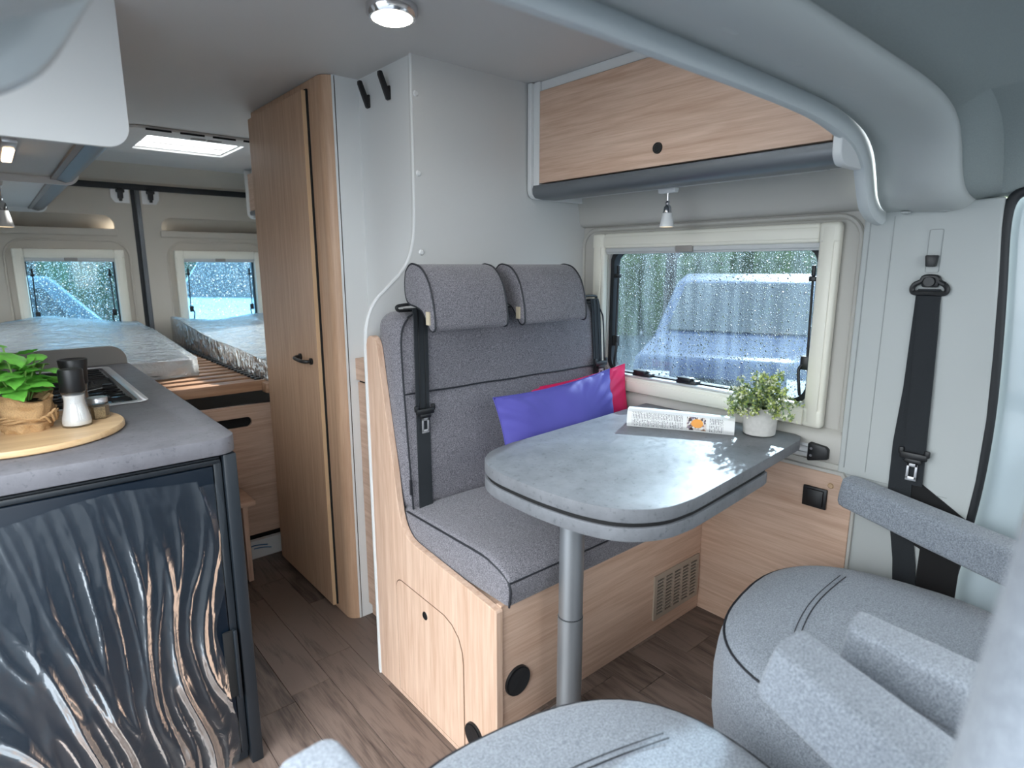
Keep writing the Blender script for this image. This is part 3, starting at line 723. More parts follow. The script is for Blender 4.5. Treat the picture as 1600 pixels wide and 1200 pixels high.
# seat belts of the bench
def strap(pts, w, t=.0018, axis='x'):
    """flat webbing ribbon through points; width along x (or y)"""
    q = MB(); W = Vector((w/2, 0, 0)) if axis == 'x' else Vector((0, w/2, 0))
    rings = []
    P = [Vector(p) for p in pts]
    for i, p in enumerate(P):
        d = (P[min(i+1, len(P)-1)]-P[max(i-1, 0)]).normalized(); nrm = d.cross(W).normalized()*t
        rings.append([p-W-nrm, p+W-nrm, p+W+nrm, p-W+nrm])
        if axis == 'x2': pass
    q.loft(rings); return q
def tongue(parent, x, y, z, axis='x'):
    W = (lambda a, b, c: (x+a, y+b, z+c)) if axis == 'x' else (lambda a, b, c: (x+b, y-a, z+c))
    def bx(q, a, b, bev=.002):
        p0 = W(*a); p1 = W(*b); q.box([min(p0[i], p1[i]) for i in range(3)], [max(p0[i], p1[i]) for i in range(3)], bev)
    q = MB(); bx(q, (-.030, -.012, -.012), (.030, -.002, .006), .004); bx(q, (-.034, -.010, -.002), (-.022, -.002, .016), .003); bx(q, (.022, -.010, -.002), (.034, -.002, .016), .003)
    bx(q, (-.018, -.012, -.022), (.018, -.003, -.010), .003)
    b = q.build('tongue_grip', BLACK, parent, True)
    q = MB(); bx(q, (-.012, -.009, -.062), (-.006, -.006, -.018), .001); bx(q, (.006, -.009, -.062), (.012, -.006, -.018), .001)
    bx(q, (-.012, -.009, -.066), (.012, -.006, -.056), .001); bx(q, (-.012, -.009, -.030), (.012, -.006, -.018), .001); q.build('tongue', STEEL, b, True, label='shiny steel tongue')
for i, (x, lb) in enumerate(((.907, 'black seat belt on the aisle side of the bench backrest'), (1.640, 'black seat belt on the window side of the bench backrest'))):
    sb = thing('seat_belt', lb, 'seat belt', (x, 1.43, 1.17), group='bench seat belts')
    dx = -.018 if i == 0 else .02
    q = strap([(x-.002, 1.50, 1.180), (x, 1.455, 1.183), (x, fy(1.15)-.006, 1.160), (x+dx*.3, fy(1.0)-.006, 1.0), (x+dx*.5, fy(.9)-.004, .90)], .044)
    q.build('strap', BELT, sb, True)
    q = strap([(x+dx*.4, fy(.90)-.003, .905), (x+dx*.7, fy(.75)-.004, .75), (x+dx, fy(.60)-.006, .602)], .044); q.build('lap_strap', BELT, sb, True)
    for k in (-.010, .010):
        q = strap([(x+k, 1.449, 1.183), (x+k, fy(1.15)-.0085, 1.160), (x+k+dx*.3, fy(1.0)-.0085, 1.0), (x+k+dx*.5, fy(.9)-.0065, .90)], .003, .0008); q.build('stripe', BLACK, sb)
    tongue(sb, x+dx*.5, fy(.9)-.010, .897 if i == 0 else .957)
    q = MB(); q.tube(spline([(x-.055, 1.47, 1.178), (x-.062, 1.47, 1.185), (x-.055, 1.47, 1.192), (x-.01, 1.47, 1.195), (x+.03, 1.475, 1.192), (x+.034, 1.475, 1.183)], 5), .0045, 8)
    q.tube([(x-.055, 1.47, 1.178), (x+.034, 1.475, 1.178)], .0045, 8); q.build('belt_guide', BLACK, sb, True)
q = MB(); q.box((.8435, fy(.66)-.002, .655), (.850, fy(.66)+.004, .700)); q.build('zip_pull', PIPE, be)

# ------------------------------------------------------------------ cushions on the bench
def pillow(name, mat_, w, h, t, M, label, seed):
    nu, nv = 56, 40
    o = thing(name, label, 'cushion', M.to_translation()); o.matrix_world = M
    def sh(u, v):
        a = 2*u-1; b = 2*v-1
        pin = 1+.045*(abs(a)**3)*(abs(b)**3)-.045*(1-abs(a)**2)*abs(b)**4-.03*(1-abs(b)**2)*abs(a)**4
        return a*w/2*pin, b*h/2*pin, (max(0, 1-abs(a)**2.6)**.55)*(max(0, 1-abs(b)**2.6)**.55)
    q = MB()
    for sgn in (-1, 1):
        def f(u, v, sgn=sgn):
            x, z, th = sh(u, v)
            edge = 4*abs(u-.5)*abs(v-.5)
            wr_ = .010*noise.noise(Vector((x*9+seed, z*9, sgn)))*min(1, th*3)+.009*max(0, edge-.15)*math.sin(math.atan2(z, x)*34+seed+3*noise.noise(Vector((x*8, z*8, seed))))*min(1, th*5)
            return Vector((x, sgn*(th*t/2)+wr_*(1 if th > 0 else 0), z))
        q.grid(f, nu, nv)
    bmesh.ops.remove_doubles(q.bm, verts=q.bm.verts, dist=1e-5); bmesh.ops.recalc_face_normals(q.bm, faces=q.bm.faces[:])
    q.build('cover', mat_, o, True, True)
    q = MB(); pts = [Vector((sh(u, 0)[0], 0, sh(u, 0)[1])) for u in [i/24 for i in range(25)]]+[Vector((sh(1, v)[0], 0, sh(1, v)[1])) for v in [i/18 for i in range(1, 19)]]
    pts += [Vector((sh(1-u, 1)[0], 0, sh(1-u, 1)[1])) for u in [i/24 for i in range(1, 25)]]+[Vector((sh(0, 1-v)[0], 0, sh(0, 1-v)[1])) for v in [i/18 for i in range(1, 18)]]
    q.tube(pts, .0018, 6, True); q.build('seam', mat_, o, True, True)
    return o
pillow('cushion', PURPLE, .50, .31, .10, Matrix.Translation((1.342, 1.306, .778)) @ Matrix.Rotation(R(-10), 4, 'X') @ Matrix.Rotation(R(-3), 4, 'Y'), 'violet satin cushion leaning on the bench backrest beside the table', 1)
pillow('cushion', PINK, .44, .31, .07, Matrix.Translation((1.490, 1.385, .768)) @ Matrix.Rotation(R(-15), 4, 'Z') @ Matrix.Rotation(R(-7), 4, 'X') @ Matrix.Rotation(R(-7), 4, 'Y'), 'bright pink satin cushion tucked behind the violet one by the window', 5)

# ------------------------------------------------------------------ table
tb = thing('table', 'slate grey table with a rounded end on a single silver leg', 'table', (.995, .934, ZD))
TZ = .825
top = [(1.712, .735), (1.700, .716), (1.66, .700), (1.30, .668), (1.10, .652)]
top += [tuple(v[:2]) for v in spline([(1.06, .650, 0), (.975, .660, 0), (.905, .705, 0), (.868, .78, 0), (.852, .88, 0), (.850, .98, 0), (.858, 1.07, 0), (.89, 1.14, 0), (.95, 1.185, 0), (1.03, 1.205, 0)], 5)]
top += [(1.40, 1.235), (1.712, 1.265)]
q = MB(); q.prism(top[::-1], 2, TZ-.030, TZ, .0025, seg=2); q.build('table_top', SLATE_T, tb, True)
low = [(1.46, .700), (1.445, .683), (1.42, .678), (1.30, .668), (1.10, .652)]+top[5:5+46]+[(1.40, 1.235), (1.46, 1.238)]
q = MB(); q.prism(low[::-1], 2, TZ-.070, TZ-.040, .0025, seg=2); q.build('extension_leaf', SLATE_T, tb, True)
q = MB(); q.prism([(1.16+(a-1.16)*.985, .94+(b-.94)*.98) for a, b in low[::-1]], 2, TZ-.0405, TZ-.0295); q.build('gap_shade', BLACKM, tb)  # black filler painting the shaded gap between the two leaves
q = MB(); q.cyl((.995, .934, .45), (.995, .934, TZ-.070), .030, n=32); q.build('leg', ALU, tb, True)
q = MB(); q.cyl((.995, .934, ZD), (.995, .934, .447), .0315, n=32); q.build('leg', ALU, tb, True)
q = MB(); q.cyl((.995, .934, .446), (.995, .934, .4515), .0285, n=32); q.build('joint_ring', BLACK, tb, True)
q = MB(); q.lathe([(.0, ZD+.008), (.05, ZD+.008), (.055, ZD+.004), (.055, ZD+.0005)], (.995, .934, 0)); q.build('foot_plate', ALU, tb, True)
# wall rail carrying the table
wr_ = thing('table_rail', 'aluminium table rail with a black end cap under the window', 'rail', (1.712, .9, .785))
q = MB(); q.box((1.7135, .695, .765), (1.738, 1.26, .805), .002); q.box((1.708, .695, .772), (1.7135, 1.26, .778)); q.box((1.708, .695, .790), (1.7135, 1.26, .796)); q.build('rail', ALUW, wr_, True)
q = MB(); q.prism([(.640, .772), (.640, .80), (.648, .807), (.692, .812), (.695, .808), (.695, .762), (.692, .758)], 0, 1.700, 1.738, .003); cp = q.build('end_cap', BLACK, wr_, True)
for z in (.776, .796):
    q = MB(); q.cyl((1.7003, .684, z), (1.698, .684, z), .004, n=10); q.build('screw', CHROME, cp, True)

# magazine folded back on the table
bo = thing('magazine', 'thick magazine folded back on the table, printed page with an orange picture', 'magazine', (1.50, .98, TZ))
m, n, l, p = newmat('printed_page')
t = n.new('ShaderNodeTexCoord'); sp_ = n.new('ShaderNodeSeparateXYZ'); l.new(t.outputs['UV'], sp_.inputs[0])
def mth(op, a, b=None, c=None):
    q_ = n.new('ShaderNodeMath'); q_.operation = op
    for i_, v_ in enumerate((a, b, c)):
        if v_ is None: continue
        if isinstance(v_, (int, float)): q_.inputs[i_].default_value = v_
        else: l.new(v_, q_.inputs[i_])
    return q_.outputs[0]
U, V = sp_.outputs[0], sp_.outputs[1]
def band(x, a, b): return mth('MULTIPLY', mth('GREATER_THAN', x, a), mth('LESS_THAN', x, b))
lines = mth('GREATER_THAN', mth('SINE', mth('MULTIPLY', U, 420)), .1)
nzz = n.new('ShaderNodeTexNoise'); nzz.inputs['Scale'].default_value = 1
mpq = n.new('ShaderNodeMapping'); mpq.inputs['Scale'].default_value = (420/6.28, 26, 1); l.new(t.outputs['UV'], mpq.inputs['Vector']); l.new(mpq.outputs[0], nzz.inputs['Vector'])
words = mth('MULTIPLY', lines, mth('GREATER_THAN', nzz.outputs['Fac'], .44))
txt = mth('MULTIPLY', words, mth('MULTIPLY', mth('ADD', band(U, .05, .53), band(U, .77, .90)), band(V, .05, .52)))
txt = mth('MULTIPLY', txt, mth('SUBTRACT', 1, band(V, .27, .29)))
mixp = n.new('ShaderNodeMix'); mixp.data_type = 'RGBA'; mixp.inputs[6].default_value = lin(234, 234, 232); mixp.inputs[7].default_value = lin(120, 120, 124)
l.new(txt, mixp.inputs[0])
vo = n.new('ShaderNodeTexVoronoi'); vo.inputs['Scale'].default_value = 1
mq = n.new('ShaderNodeMapping'); mq.inputs['Scale'].default_value = (60, 16, 1); l.new(t.outputs['UV'], mq.inputs['Vector']); l.new(mq.outputs[0], vo.inputs['Vector'])
crp = n.new('ShaderNodeValToRGB'); cre = crp.color_ramp; cre.interpolation = 'CONSTANT'
cre.elements[0].color = lin(60, 48, 50); cre.elements[1].position = .3; cre.elements[1].color = lin(214, 204, 196)
for ps, c_ in ((.55, (180, 140, 110)), (.7, (236, 232, 226)), (.85, (130, 116, 130))):
    e_ = cre.elements.new(ps); e_.color = lin(*c_)
sep2 = n.new('ShaderNodeSeparateColor'); l.new(vo.outputs['Color'], sep2.inputs[0]); l.new(sep2.outputs[0], crp.inputs[0])
mixq = n.new('ShaderNodeMix'); mixq.data_type = 'RGBA'; l.new(mth('MULTIPLY', band(U, .57, .75), band(V, .06, .47)), mixq.inputs[0]); l.new(mixp.outputs[2], mixq.inputs[6]); l.new(crp.outputs[0], mixq.inputs[7])
du = mth('DIVIDE', mth('SUBTRACT', U, .665), .055); dv = mth('DIVIDE', mth('SUBTRACT', V, .28), .13)
disc = mth('LESS_THAN', mth('ADD', mth('MULTIPLY', du, du), mth('MULTIPLY', dv, dv)), 1)
mixr = n.new('ShaderNodeMix'); mixr.data_type = 'RGBA'; l.new(disc, mixr.inputs[0]); l.new(mixq.outputs[2], mixr.inputs[6]); mixr.inputs[7].default_value = lin(238, 160, 64)
mixs = n.new('ShaderNodeMix'); mixs.data_type = 'RGBA'; l.new(mth('MULTIPLY', band(U, .60, .90), band(V, .62, .96)), mixs.inputs[0]); l.new(mixr.outputs[2], mixs.inputs[6]); mixs.inputs[7].default_value = lin(170, 192, 178)
l.new(mixs.outputs[2], p.inputs['Base Color']); p.inputs['Roughness'].default_value = .45
PAGE = m
# local frame: u along the fold, v across; fold faces the camera side
P0 = Vector((1.405, 1.105, TZ)); P1 = Vector((1.552, .838, TZ)); au = (P1-P0).normalized(); L_ = (P1-P0).length
av = Vector((-au.y, au.x, 0)); 
if av.x < 0: av = -av
mp_ = [(.006, 0), (.0, .012), (.002, .030), (.008, .046), (.022, .053), (.045, .052), (.075, .042), (.105, .026), (.125, .010)]
def mag_pt(u, v):
    s = v*(len(mp_)-1); i = min(int(s), len(mp_)-2); fct = s-i
    d = mp_[i][0]*(1-fct)+mp_[i+1][0]*fct; z = mp_[i][1]*(1-fct)+mp_[i+1][1]*fct
    z *= (1-.12*u)
    return P0+au*(u*L_)+av*(d+.004*math.sin(u*3))+Vector((0, 0, z+.001))
q = MB(); q.grid(mag_pt, 20, 32); pg = q.build('page', PAGE, bo, True)
uvl = pg.data.uv_layers.new(name='UVMap')
for lp_ in pg.data.loops:
    co = pg.data.vertices[lp_.vertex_index].co+Vector(bo.location); rel = co-P0; u_ = rel.dot(au)/L_; d_ = rel.dot(av); z_ = rel.z
    # arc position: front face (d small) 0..0.55, top 0.55..1
    v_ = (z_/.052*.55) if d_ < .012 else .55+.45*min(1, (d_-.010)/.115)
    uvl.data[lp_.index].uv = (u_, v_)
q = MB()
for k in range(7):
    f_ = .94-.11*k
    rings = []
    for u in (0.004, .996):
        rings.append([P0+au*(u*L_)+av*(.010+.9*d*f_+(1-f_)*.03)+Vector((0, 0, max(.0015, z*f_*(1-.12*u)))) for d, z in mp_[1:]])
    bm2 = bmesh.new(); r0 = [bm2.verts.new(v) for v in rings[0]]; r1 = [bm2.verts.new(v) for v in rings[1]]
    for a in range(len(r0)-1): bm2.faces.new((r0[a], r0[a+1], r1[a+1], r1[a]))
    q._add(bm2)
q.build('inner_pages', PAPER, bo, True)

# plant pot with small blossom plant
pp = thing('flower_pot', 'light grey stoneware pot on the table holding a small blossoming plant', 'pot', (1.632, .806, TZ))
PX, PY = 1.632, .806
q = MB(); q.lathe([(0, .001), (.040, .001), (.0435, .004), (.0455, .03), (.0465, .080), (.0455, .082), (.0435, .080), (.043, .064), (0, .064)], (PX, PY, TZ)); q.build('pot_body', CERAM, pp, True)
pl_ = thing('small_plant', 'bushy small-leaved plant with cream blossoms in the grey pot', 'plant', (PX, PY, TZ+.066))
q = MB(); q.lathe([(0, .0), (.041, .0), (.041, .003), (0, .004)], (PX, PY, TZ+.065)); q.build('soil', PEPB, pl_)
rnd = random.Random(11); st_ = MB(); lf = MB(); lf3 = MB(); fl_ = MB()
def leaflet(mb, p, d, s, wd_=.5):
    d = d.normalized(); u = d.orthogonal().normalized(); u.rotate(Matrix.Rotation(rnd.random()*6.28, 3, d)); bm = mb.bm
    a = bm.verts.new(p); b = bm.verts.new(p+d*s*.5+u*s*wd_*.5); c = bm.verts.new(p+d*s+u.cross(d)*s*.1); e = bm.verts.new(p+d*s*.5-u*s*wd_*.5)
    bm.faces.new((a, b, c, e))
for k in range(78):
    th = rnd.random()*6.283; el = math.acos(1-rnd.random()*1.12)
    dirv = Vector((math.cos(th)*math.sin(el), math.sin(th)*math.sin(el), math.cos(el)))
    L = rnd.uniform(.062, .092)*(1.05 if el < .9 else 1.0)
    p0 = Vector((PX+rnd.uniform(-.02, .02), PY+rnd.uniform(-.02, .02), TZ+.067)); p1 = p0+Vector((dirv.x*L*.6, dirv.y*L*.6, L*.55)); p2 = p0+dirv*L+Vector((0, 0, .022 if el < 1.2 else .0))
    path = spline([p0, p1, p2], 5); st_.tube(path, .0008, 4)
    for j, c in enumerate(path[2:]):
        for _ in range(7):
            dd_ = Vector((rnd.gauss(0, 1), rnd.gauss(0, 1), rnd.gauss(.2, 1)))
            leaflet(lf if rnd.random() < .72 else lf3, c, dd_, rnd.uniform(.007, .012), .6)
    for _ in range(7):
        c = p2+Vector((rnd.gauss(0, .006), rnd.gauss(0, .006), rnd.gauss(0, .005)))
        tgt = fl_ if rnd.random() < .55 else lf3
        for _2 in range(3): leaflet(tgt, c, Vector((rnd.gauss(0, 1), rnd.gauss(0, 1), rnd.gauss(.6, 1))), rnd.uniform(.005, .008), .9)
st_.build('stems', STEMM, pl_, kind='stuff'); lf.build('leaflets', LEAF2, pl_, kind='stuff'); lf3.build('lime_leaflets', LEAF3, pl_, kind='stuff'); fl_.build('blossoms', FLOW, pl_, kind='stuff')

# ------------------------------------------------------------------ overhead cabinet over the window
oc = thing('overhead_cabinet', 'oak-fronted overhead cabinet above the side window', 'cabinet', (1.6, 1.1, 1.53))
q = MB(); q.box((1.475, .60, 1.575), (1.735, 1.575, ZC-.001)); q.build('body', WHITE2, oc)
q = MB(); q.box((1.452, .605, 1.573), (1.470, 1.548, 1.862), .0015); d_ = q.build('door', WOODY, oc)
q = MB(); q.cyl((1.452, 1.070, 1.620), (1.4475, 1.070, 1.620), .0155, .0145, 24); q.cyl((1.4475, 1.070, 1.620), (1.4455, 1.070, 1.620), .010, .008, 20); q.build('knob', BLACK, d_, True)
q = MB(); q.box((1.462, .58, 1.866), (1.48, 1.55, ZC-.0015)); q.build('top_fascia', WHITE, oc)
q = MB(); q.box((1.452, 1.549, 1.55), (1.50, 1.577, ZC-.0015), .002); q.prism(rrect(1.440, 1.525, 1.73, ZC-.003, [.03, .002, .002, .002]), 1, 1.577, 1.594, .002); q.build('end_panel', WHITE, oc)
q = MB(); q.prism([(1.452, 1.568), (1.447, 1.556), (1.449, 1.540), (1.460, 1.528), (1.50, 1.524), (1.56, 1.527), (1.56, 1.540), (1.475, 1.545), (1.475, 1.568)], 1, .600, 1.576); q.build('front_rail', ALUD, oc, True)
q = MB(); q.box((1.50, .60, 1.545), (1.70, 1.576, 1.575)); q.build('bottom_panel', WHITE2, oc)
q = MB(); q.box((1.565, .66, 1.528), (1.590, 1.50, 1.545), .002); q.build('lamp_track', BLIND, oc)
q = MB(); q.prism(rrect(1.440, 1.518, 1.73, ZC-.003, [.035, .002, .002, .002]), 1, .578, .599, .003); q.build('end_panel', WHITE, oc, True)
# spotlight under it
def spot(name, c, label, tilt=(0, 0), s=1.0):
    t = thing(name, label, 'spotlight', c); c = Vector(c)
    q = MB(); q.prism([(c.x-.012*s, c.z), (c.x+.012*s, c.z), (c.x+.008*s, c.z-.014*s), (c.x-.008*s, c.z-.014*s)], 1, c.y-.030*s, c.y+.030*s, .002); q.build('mount', WHITE, t, True)
    e = c+Vector((tilt[0], tilt[1], -.042*s)); q = MB(); q.cyl(c-Vector((0, 0, .012*s)), e, .004*s, n=12); q.lathe_path([(e+Vector((0, 0, .006*s)), .004*s), (e, .0075*s), (e-Vector((0, 0, .008*s)), .004*s)], 12); q.build('joint', CHROME, t, True)
    q = MB(); q.lathe([(.006*s, -.006*s), (.011*s, -.012*s), (.0135*s, -.030*s)], e, 24); q.build('cap', CHROME, t, True)
    q = MB(); q.lathe([(.0135*s, -.030*s), (.0215*s, -.070*s), (.0195*s, -.070*s), (.0125*s, -.031*s)], e, 24); q.build('shade', WHITE, t, True)
    q = MB(); q.lathe([(.019*s, -.066*s), (.012*s, -.0665*s), (0, -.067*s)], e, 24); q.build('bulb', LED, t, True)
    return t
spot('spotlight', (1.578, 1.118, 1.528), 'small white spotlight hanging under the window cabinet')
# rear right overhead cabinet
rc = thing('overhead_cabinet', 'oak overhead cabinet above the bed, partly behind the wardrobe', 'cabinet', (1.5, 3.3, 1.6))
q = MB(); q.box((1.345, 2.62, 1.63), (1.755, 4.10, ZC-.001)); q.build('body', WHITE2, rc)
q = MB(); q.box((1.325, 2.63, 1.645), (1.343, 4.095, 1.865), .001); q.build('door', WOODY, rc)
q = MB(); q.box((1.322, 2.62, 1.615), (1.38, 4.10, 1.642), .008); q.build('front_rail', ALUD, rc, True)
q = MB(); q.box((1.345, 2.62, 1.60), (1.74, 4.10, 1.629)); q.build('bottom_panel', WHITE2, rc)
q = MB(); q.prism(rrect(1.312, 1.595, 1.755, ZC-.003, [.035, .002, .002, .002]), 1, 4.10, 4.118, .002); q.build('end_panel', WHITE, rc, True)

# ------------------------------------------------------------------ front bulkhead: rim, beam and cab headliner
XM = .828
def arch(half):
    """half: right-hand points (x, z) from the wall up to the flat; mirrored to a full arch"""
    rgt = [Vector((a, b, 0)) for a, b in half]
    rgt = spline(rgt, 5)
    lft = [Vector((2*XM-v.x, v.y, 0)) for v in reversed(rgt)]
    return rgt+lft
rimc = arch([(1.745, 1.412), (1.705, 1.414), (1.660, 1.422), (1.618, 1.446), (1.590, 1.488), (1.557, 1.538), (1.49, 1.575), (1.36, 1.598), (1.22, 1.607), (1.0, 1.610)])
def ribbon(path, sec):
    """sweep a section given as (outward offset, y) along an arch in xz"""
    rings = []; N = len(path)
    for i, p in enumerate(path):
        t = (path[min(i+1, N-1)]-path[max(i-1, 0)]).normalized(); nrm = Vector((t.y, -t.x, 0))  # outward (up/right)
        if nrm.dot(Vector((p.x-XM, p.y-1.2, 0))) < 0: nrm = -nrm
        rings.append([Vector((p.x+nrm.x*o, y, p.y+nrm.y*o)) for o, y in sec])
    q = MB(); q.loft(rings); return q
q = ribbon(rimc, [(-.004, .566), (-.012, .572), (-.014, .585), (-.008, .597), (.006, .602), (.055, .602), (.055, .574), (.01, .566)])
struct(q.build('trim_8', plain('bulkhead_rim', (205, 210, 210), .4), smooth=True))
beamA = arch([(1.760, 1.430), (1.715, 1.432), (1.672, 1.442), (1.640, 1.468), (1.618, 1.512), (1.582, 1.562), (1.51, 1.598), (1.38, 1.620), (1.25, 1.627), (1.0, 1.630)])
beamB = arch([(1.760, 1.425), (1.700, 1.427), (1.650, 1.432), (1.605, 1.445), (1.570, 1.475), (1.548, 1.520), (1.515, 1.562), (1.44, 1.590), (1.30, 1.601), (1.0, 1.603)])
headC = arch([(1.760, 1.446), (1.700, 1.450), (1.650, 1.458), (1.610, 1.474), (1.580, 1.505), (1.555, 1.545), (1.515, 1.585), (1.44, 1.611), (1.30, 1.625), (1.0, 1.628)])
headD = arch([(1.735, 1.452), (1.725, 1.462), (1.712, 1.490), (1.695, 1.525), (1.670, 1.565), (1.63, 1.60), (1.57, 1.625), (1.48, 1.642), (1.30, 1.650), (1.0, 1.655)])
headE = arch([(1.715, 1.462), (1.705, 1.478), (1.690, 1.505), (1.665, 1.54), (1.635, 1.575), (1.59, 1.61), (1.53, 1.635), (1.44, 1.65), (1.30, 1.66), (1.0, 1.665)])
def skin(paths, name, mat_):
    q = MB(); bm = bmesh.new(); rr = [[bm.verts.new((v.x, y, v.y)) for v in pth] for pth, y in paths]
    for a, b in zip(rr, rr[1:]):
        for k in range(len(a)-1): bm.faces.new((a[k], a[k+1], b[k+1], b[k]))
    q._add(bm); o = q.build(name, mat_, None, True); sm = o.modifiers.new('thick', 'SOLIDIFY'); sm.thickness = .004; sm.offset = 0; return struct(o)
def mixp_(a, b, t): return [x.lerp(y, t) for x, y in zip(a, b)]
bm_ = skin([(beamA, .566), (beamA, .54), (mixp_(beamA, beamB, .6), .50), (mixp_(beamA, beamB, .8), .475), (beamB, .445), (mixp_(beamB, headC, .04), .425), (mixp_(beamB, headC, .22), .408), (mixp_(beamB, headC, .6), .396), (headC, .390)], 'ceiling_beam', PLASB)
skin([(headC, .391), (headD, .345), (mixp_(headD, headE, .5), .1), (headE, -.25), (headE, -.75)], 'ceiling_cab', HEADL)
struct(MB().box((XL-.02, .585, 1.64), (1.78, .60, 1.93)).build('wall_bulkhead', WHITE2))
struct(MB().box((-.30, -.78, 1.69), (1.80, .584, 1.71)).build('ceiling_light_block', WHITE2))  # unseen slab added to keep sky light from leaking onto the rim
# oval caps under the beam
for k, (x, y) in enumerate(((1.40, .475), (1.19, .475), (.985, .475), (.79, .475), (.58, .475))):
    q = MB(); q.lathe([(0, -.004), (.55, -.003), (.9, .001), (1, .006), (1, .012)], (0, 0, 0), 24); bmesh.ops.scale(q.bm, vec=(.030, .014, 1), verts=q.bm.verts)
    bmesh.ops.translate(q.bm, vec=(x, y, 1.608), verts=q.bm.verts); q.build('screw_cover', PLASB, bm_, True)
for y in (.52, .44):
    q = MB(); q.lathe([(0, -.003), (.010, -.001), (.012, .003)], (1.70, y, 1.425), 16); q.build('screw_cover', PLASB, bm_, True)

# ------------------------------------------------------------------ right B-pillar, cab belt, door
bp = MB()
ctr = [(.335, 1.45), (.333, 1.38), (.322, 1.25), (.312, 1.10), (.306, .95), (.308, .80), (.318, .66), (.335, .5), (.35, ZD)]
pil = [(.615, ZD), (.615, 1.436)]+ctr
bp.prism(pil, 0, 1.712, 1.76, .006, seg=3); pb = struct(bp.build('wall_pillar', PLASB, smooth=True))
q = MB(); q.box((1.7095, .598, .76), (1.7125, .600, 1.43)); q.box((1.7102, .545, .76), (1.7125, .5462, 1.42)); q.box((1.7102, .36, .742), (1.7125, .60, .7435)); q.build('panel_gap', SEAM, pb)
q = MB(); q.tube([Vector((1.7115, y, z)) for y, z in rrect(.440, 1.285, .468, 1.385, .004)], .0009, 4, True); q.build('slot_outline', SEAM, pb)
# flat matte black plate low on the pillar
q = MB(); q.prism([(.315, .16), (.315, .70), (.44, .78), (.462, .78), (.462, .62), (.40, .595), (.40, .16)], 0, 1.7085, 1.7119); q.build('black_plate', BLACKM, pb)
bt = thing('seat_belt', 'black cab seat belt hanging on the pillar right of the window', 'seat belt', (1.70, .45, 1.25))
q = MB(); yb, zb = .452, 1.262
q.tube([Vector((1.7035, yb+a, zb+b)) for a, b in [tuple(v[:2]) for v in spline([(-.030, -.005, 0), (-.036, -.016, 0), (-.030, -.026, 0), (0, -.026, 0), (.030, -.026, 0), (.036, -.016, 0), (.030, -.005, 0), (.018, .002, 0), (.012, .012, 0), (-.012, .012, 0), (-.018, .002, 0), (-.030, -.005, 0)], 4)]], .006, 8)
q.box((1.699, yb-.018, zb-.012), (1.710, yb+.018, zb+.016), .005); q.cyl((1.699, yb, zb+.001), (1.692, yb, zb+.001), .0125, .011, 20); q.build('belt_loop', BLACK, bt, True)
q = MB(); q.prism([(yb-.010+.003, 1.298), (yb+.010+.003, 1.298), (yb+.013+.003, 1.325), (yb-.013+.003, 1.325)], 0, 1.695, 1.712, .003); q.build('height_adjuster', BLACK, bt, True)
q = strap([(1.7045, .452, 1.246), (1.7035, .446, 1.15), (1.702, .441, 1.0), (1.700, .436, .84), (1.700, .434, .76)], .046, .0015, 'y'); q.build('strap', BELT, bt, True)
q = strap([(1.7075, .453, 1.243), (1.707, .455, 1.0), (1.706, .462, .86), (1.706, .460, .72), (1.706, .43, .55), (1.707, .41, .35)], .052, .001, 'y'); q.build('lower_strap', BELT, bt, True)
tongue(bt, 1.700, .436, .838, 'y')
q = MB(); q.box((1.66, .335, .475), (1.69, .41, .485), .002); q.build('release_tab', RED, bt, True)
q = MB(); q.box((1.655, .335, .20), (1.70, .41, .475), .004); q.build('buckle_box', BLACK, bt, True)
# door seal and cab door
seal = spline([(1.728, -.05, 1.470), (1.728, .15, 1.470), (1.728, .255, 1.470), (1.727, .300, 1.462), (1.726, .325, 1.440), (1.726, .330, 1.38), (1.725, .320, 1.25), (1.724, .310, 1.10), (1.724, .304, .95), (1.724, .306, .80), (1.724, .316, .66), (1.724, .333, .5), (1.724, .35, .2)], 6)
q = MB(); q.lathe_path([(v, .0115) for v in seal], 10); struct(q.build('trim_9', RUBBER, smooth=True))
dr_ = thing('door_3', None, None, (1.79, -.2, 0)); struct(dr_)
def ysh(seg, off): return [(v.y-off, v.z-(off if v.z > 1.45 else 0)) for v in seg]
outer = [(v.y+.004, v.z+.004) for v in seal]+[(-.6, .2), (-.6, 1.474)]
inner = rrect(-.55, .98, .205, 1.385, [.05, .12, .10, .05])
q = MB(); q.prism(outer, 0, 1.765, 1.785, holes=[inner]); q.build('door_frame', PAINT, dr_, True)
q = MB(); q.lathe_path([(Vector((1.762, y, z)), .013) for y, z in rrect(-.57, .93, .240, 1.415, [.05, .13, .11, .05])+[(-.57, .98)]], 10, False); q.build('raised_bead', PAINT, dr_, True)
q = MB(); q.lathe_path([(Vector((1.764, y, z)), .012) for y, z in inner+[inner[0]]], 8, False); q.build('window_rubber', RUBBER, dr_, True)
q = MB(); q.box((1.772, -.55, .98), (1.776, .205, 1.385)); q.build('door_glass', CLEAR, dr_)
q = MB(); q.prism(rrect(-.55, .25, .22, .90, .06), 0, 1.735, 1.765, .012); q.build('door_card', PLASD, dr_, True)

struct(MB().box((-.20, -1.6, .02), (1.76, .299, ZD-.006)).build('floor_cab_unseen', RUBBER))  # unseen cab floor, added to darken reflections in the fridge
q = MB(); q.prism([(-1.62, ZD), (-.98, ZD), (-1.0, .75), (-1.08, .93), (-1.2, 1.0), (-1.62, 1.0)], 0, -.18, 1.74, .02); struct(q.build('dashboard_unseen', RUBBER, smooth=True))  # unseen dashboard, added so the fridge mirrors something darker than sky

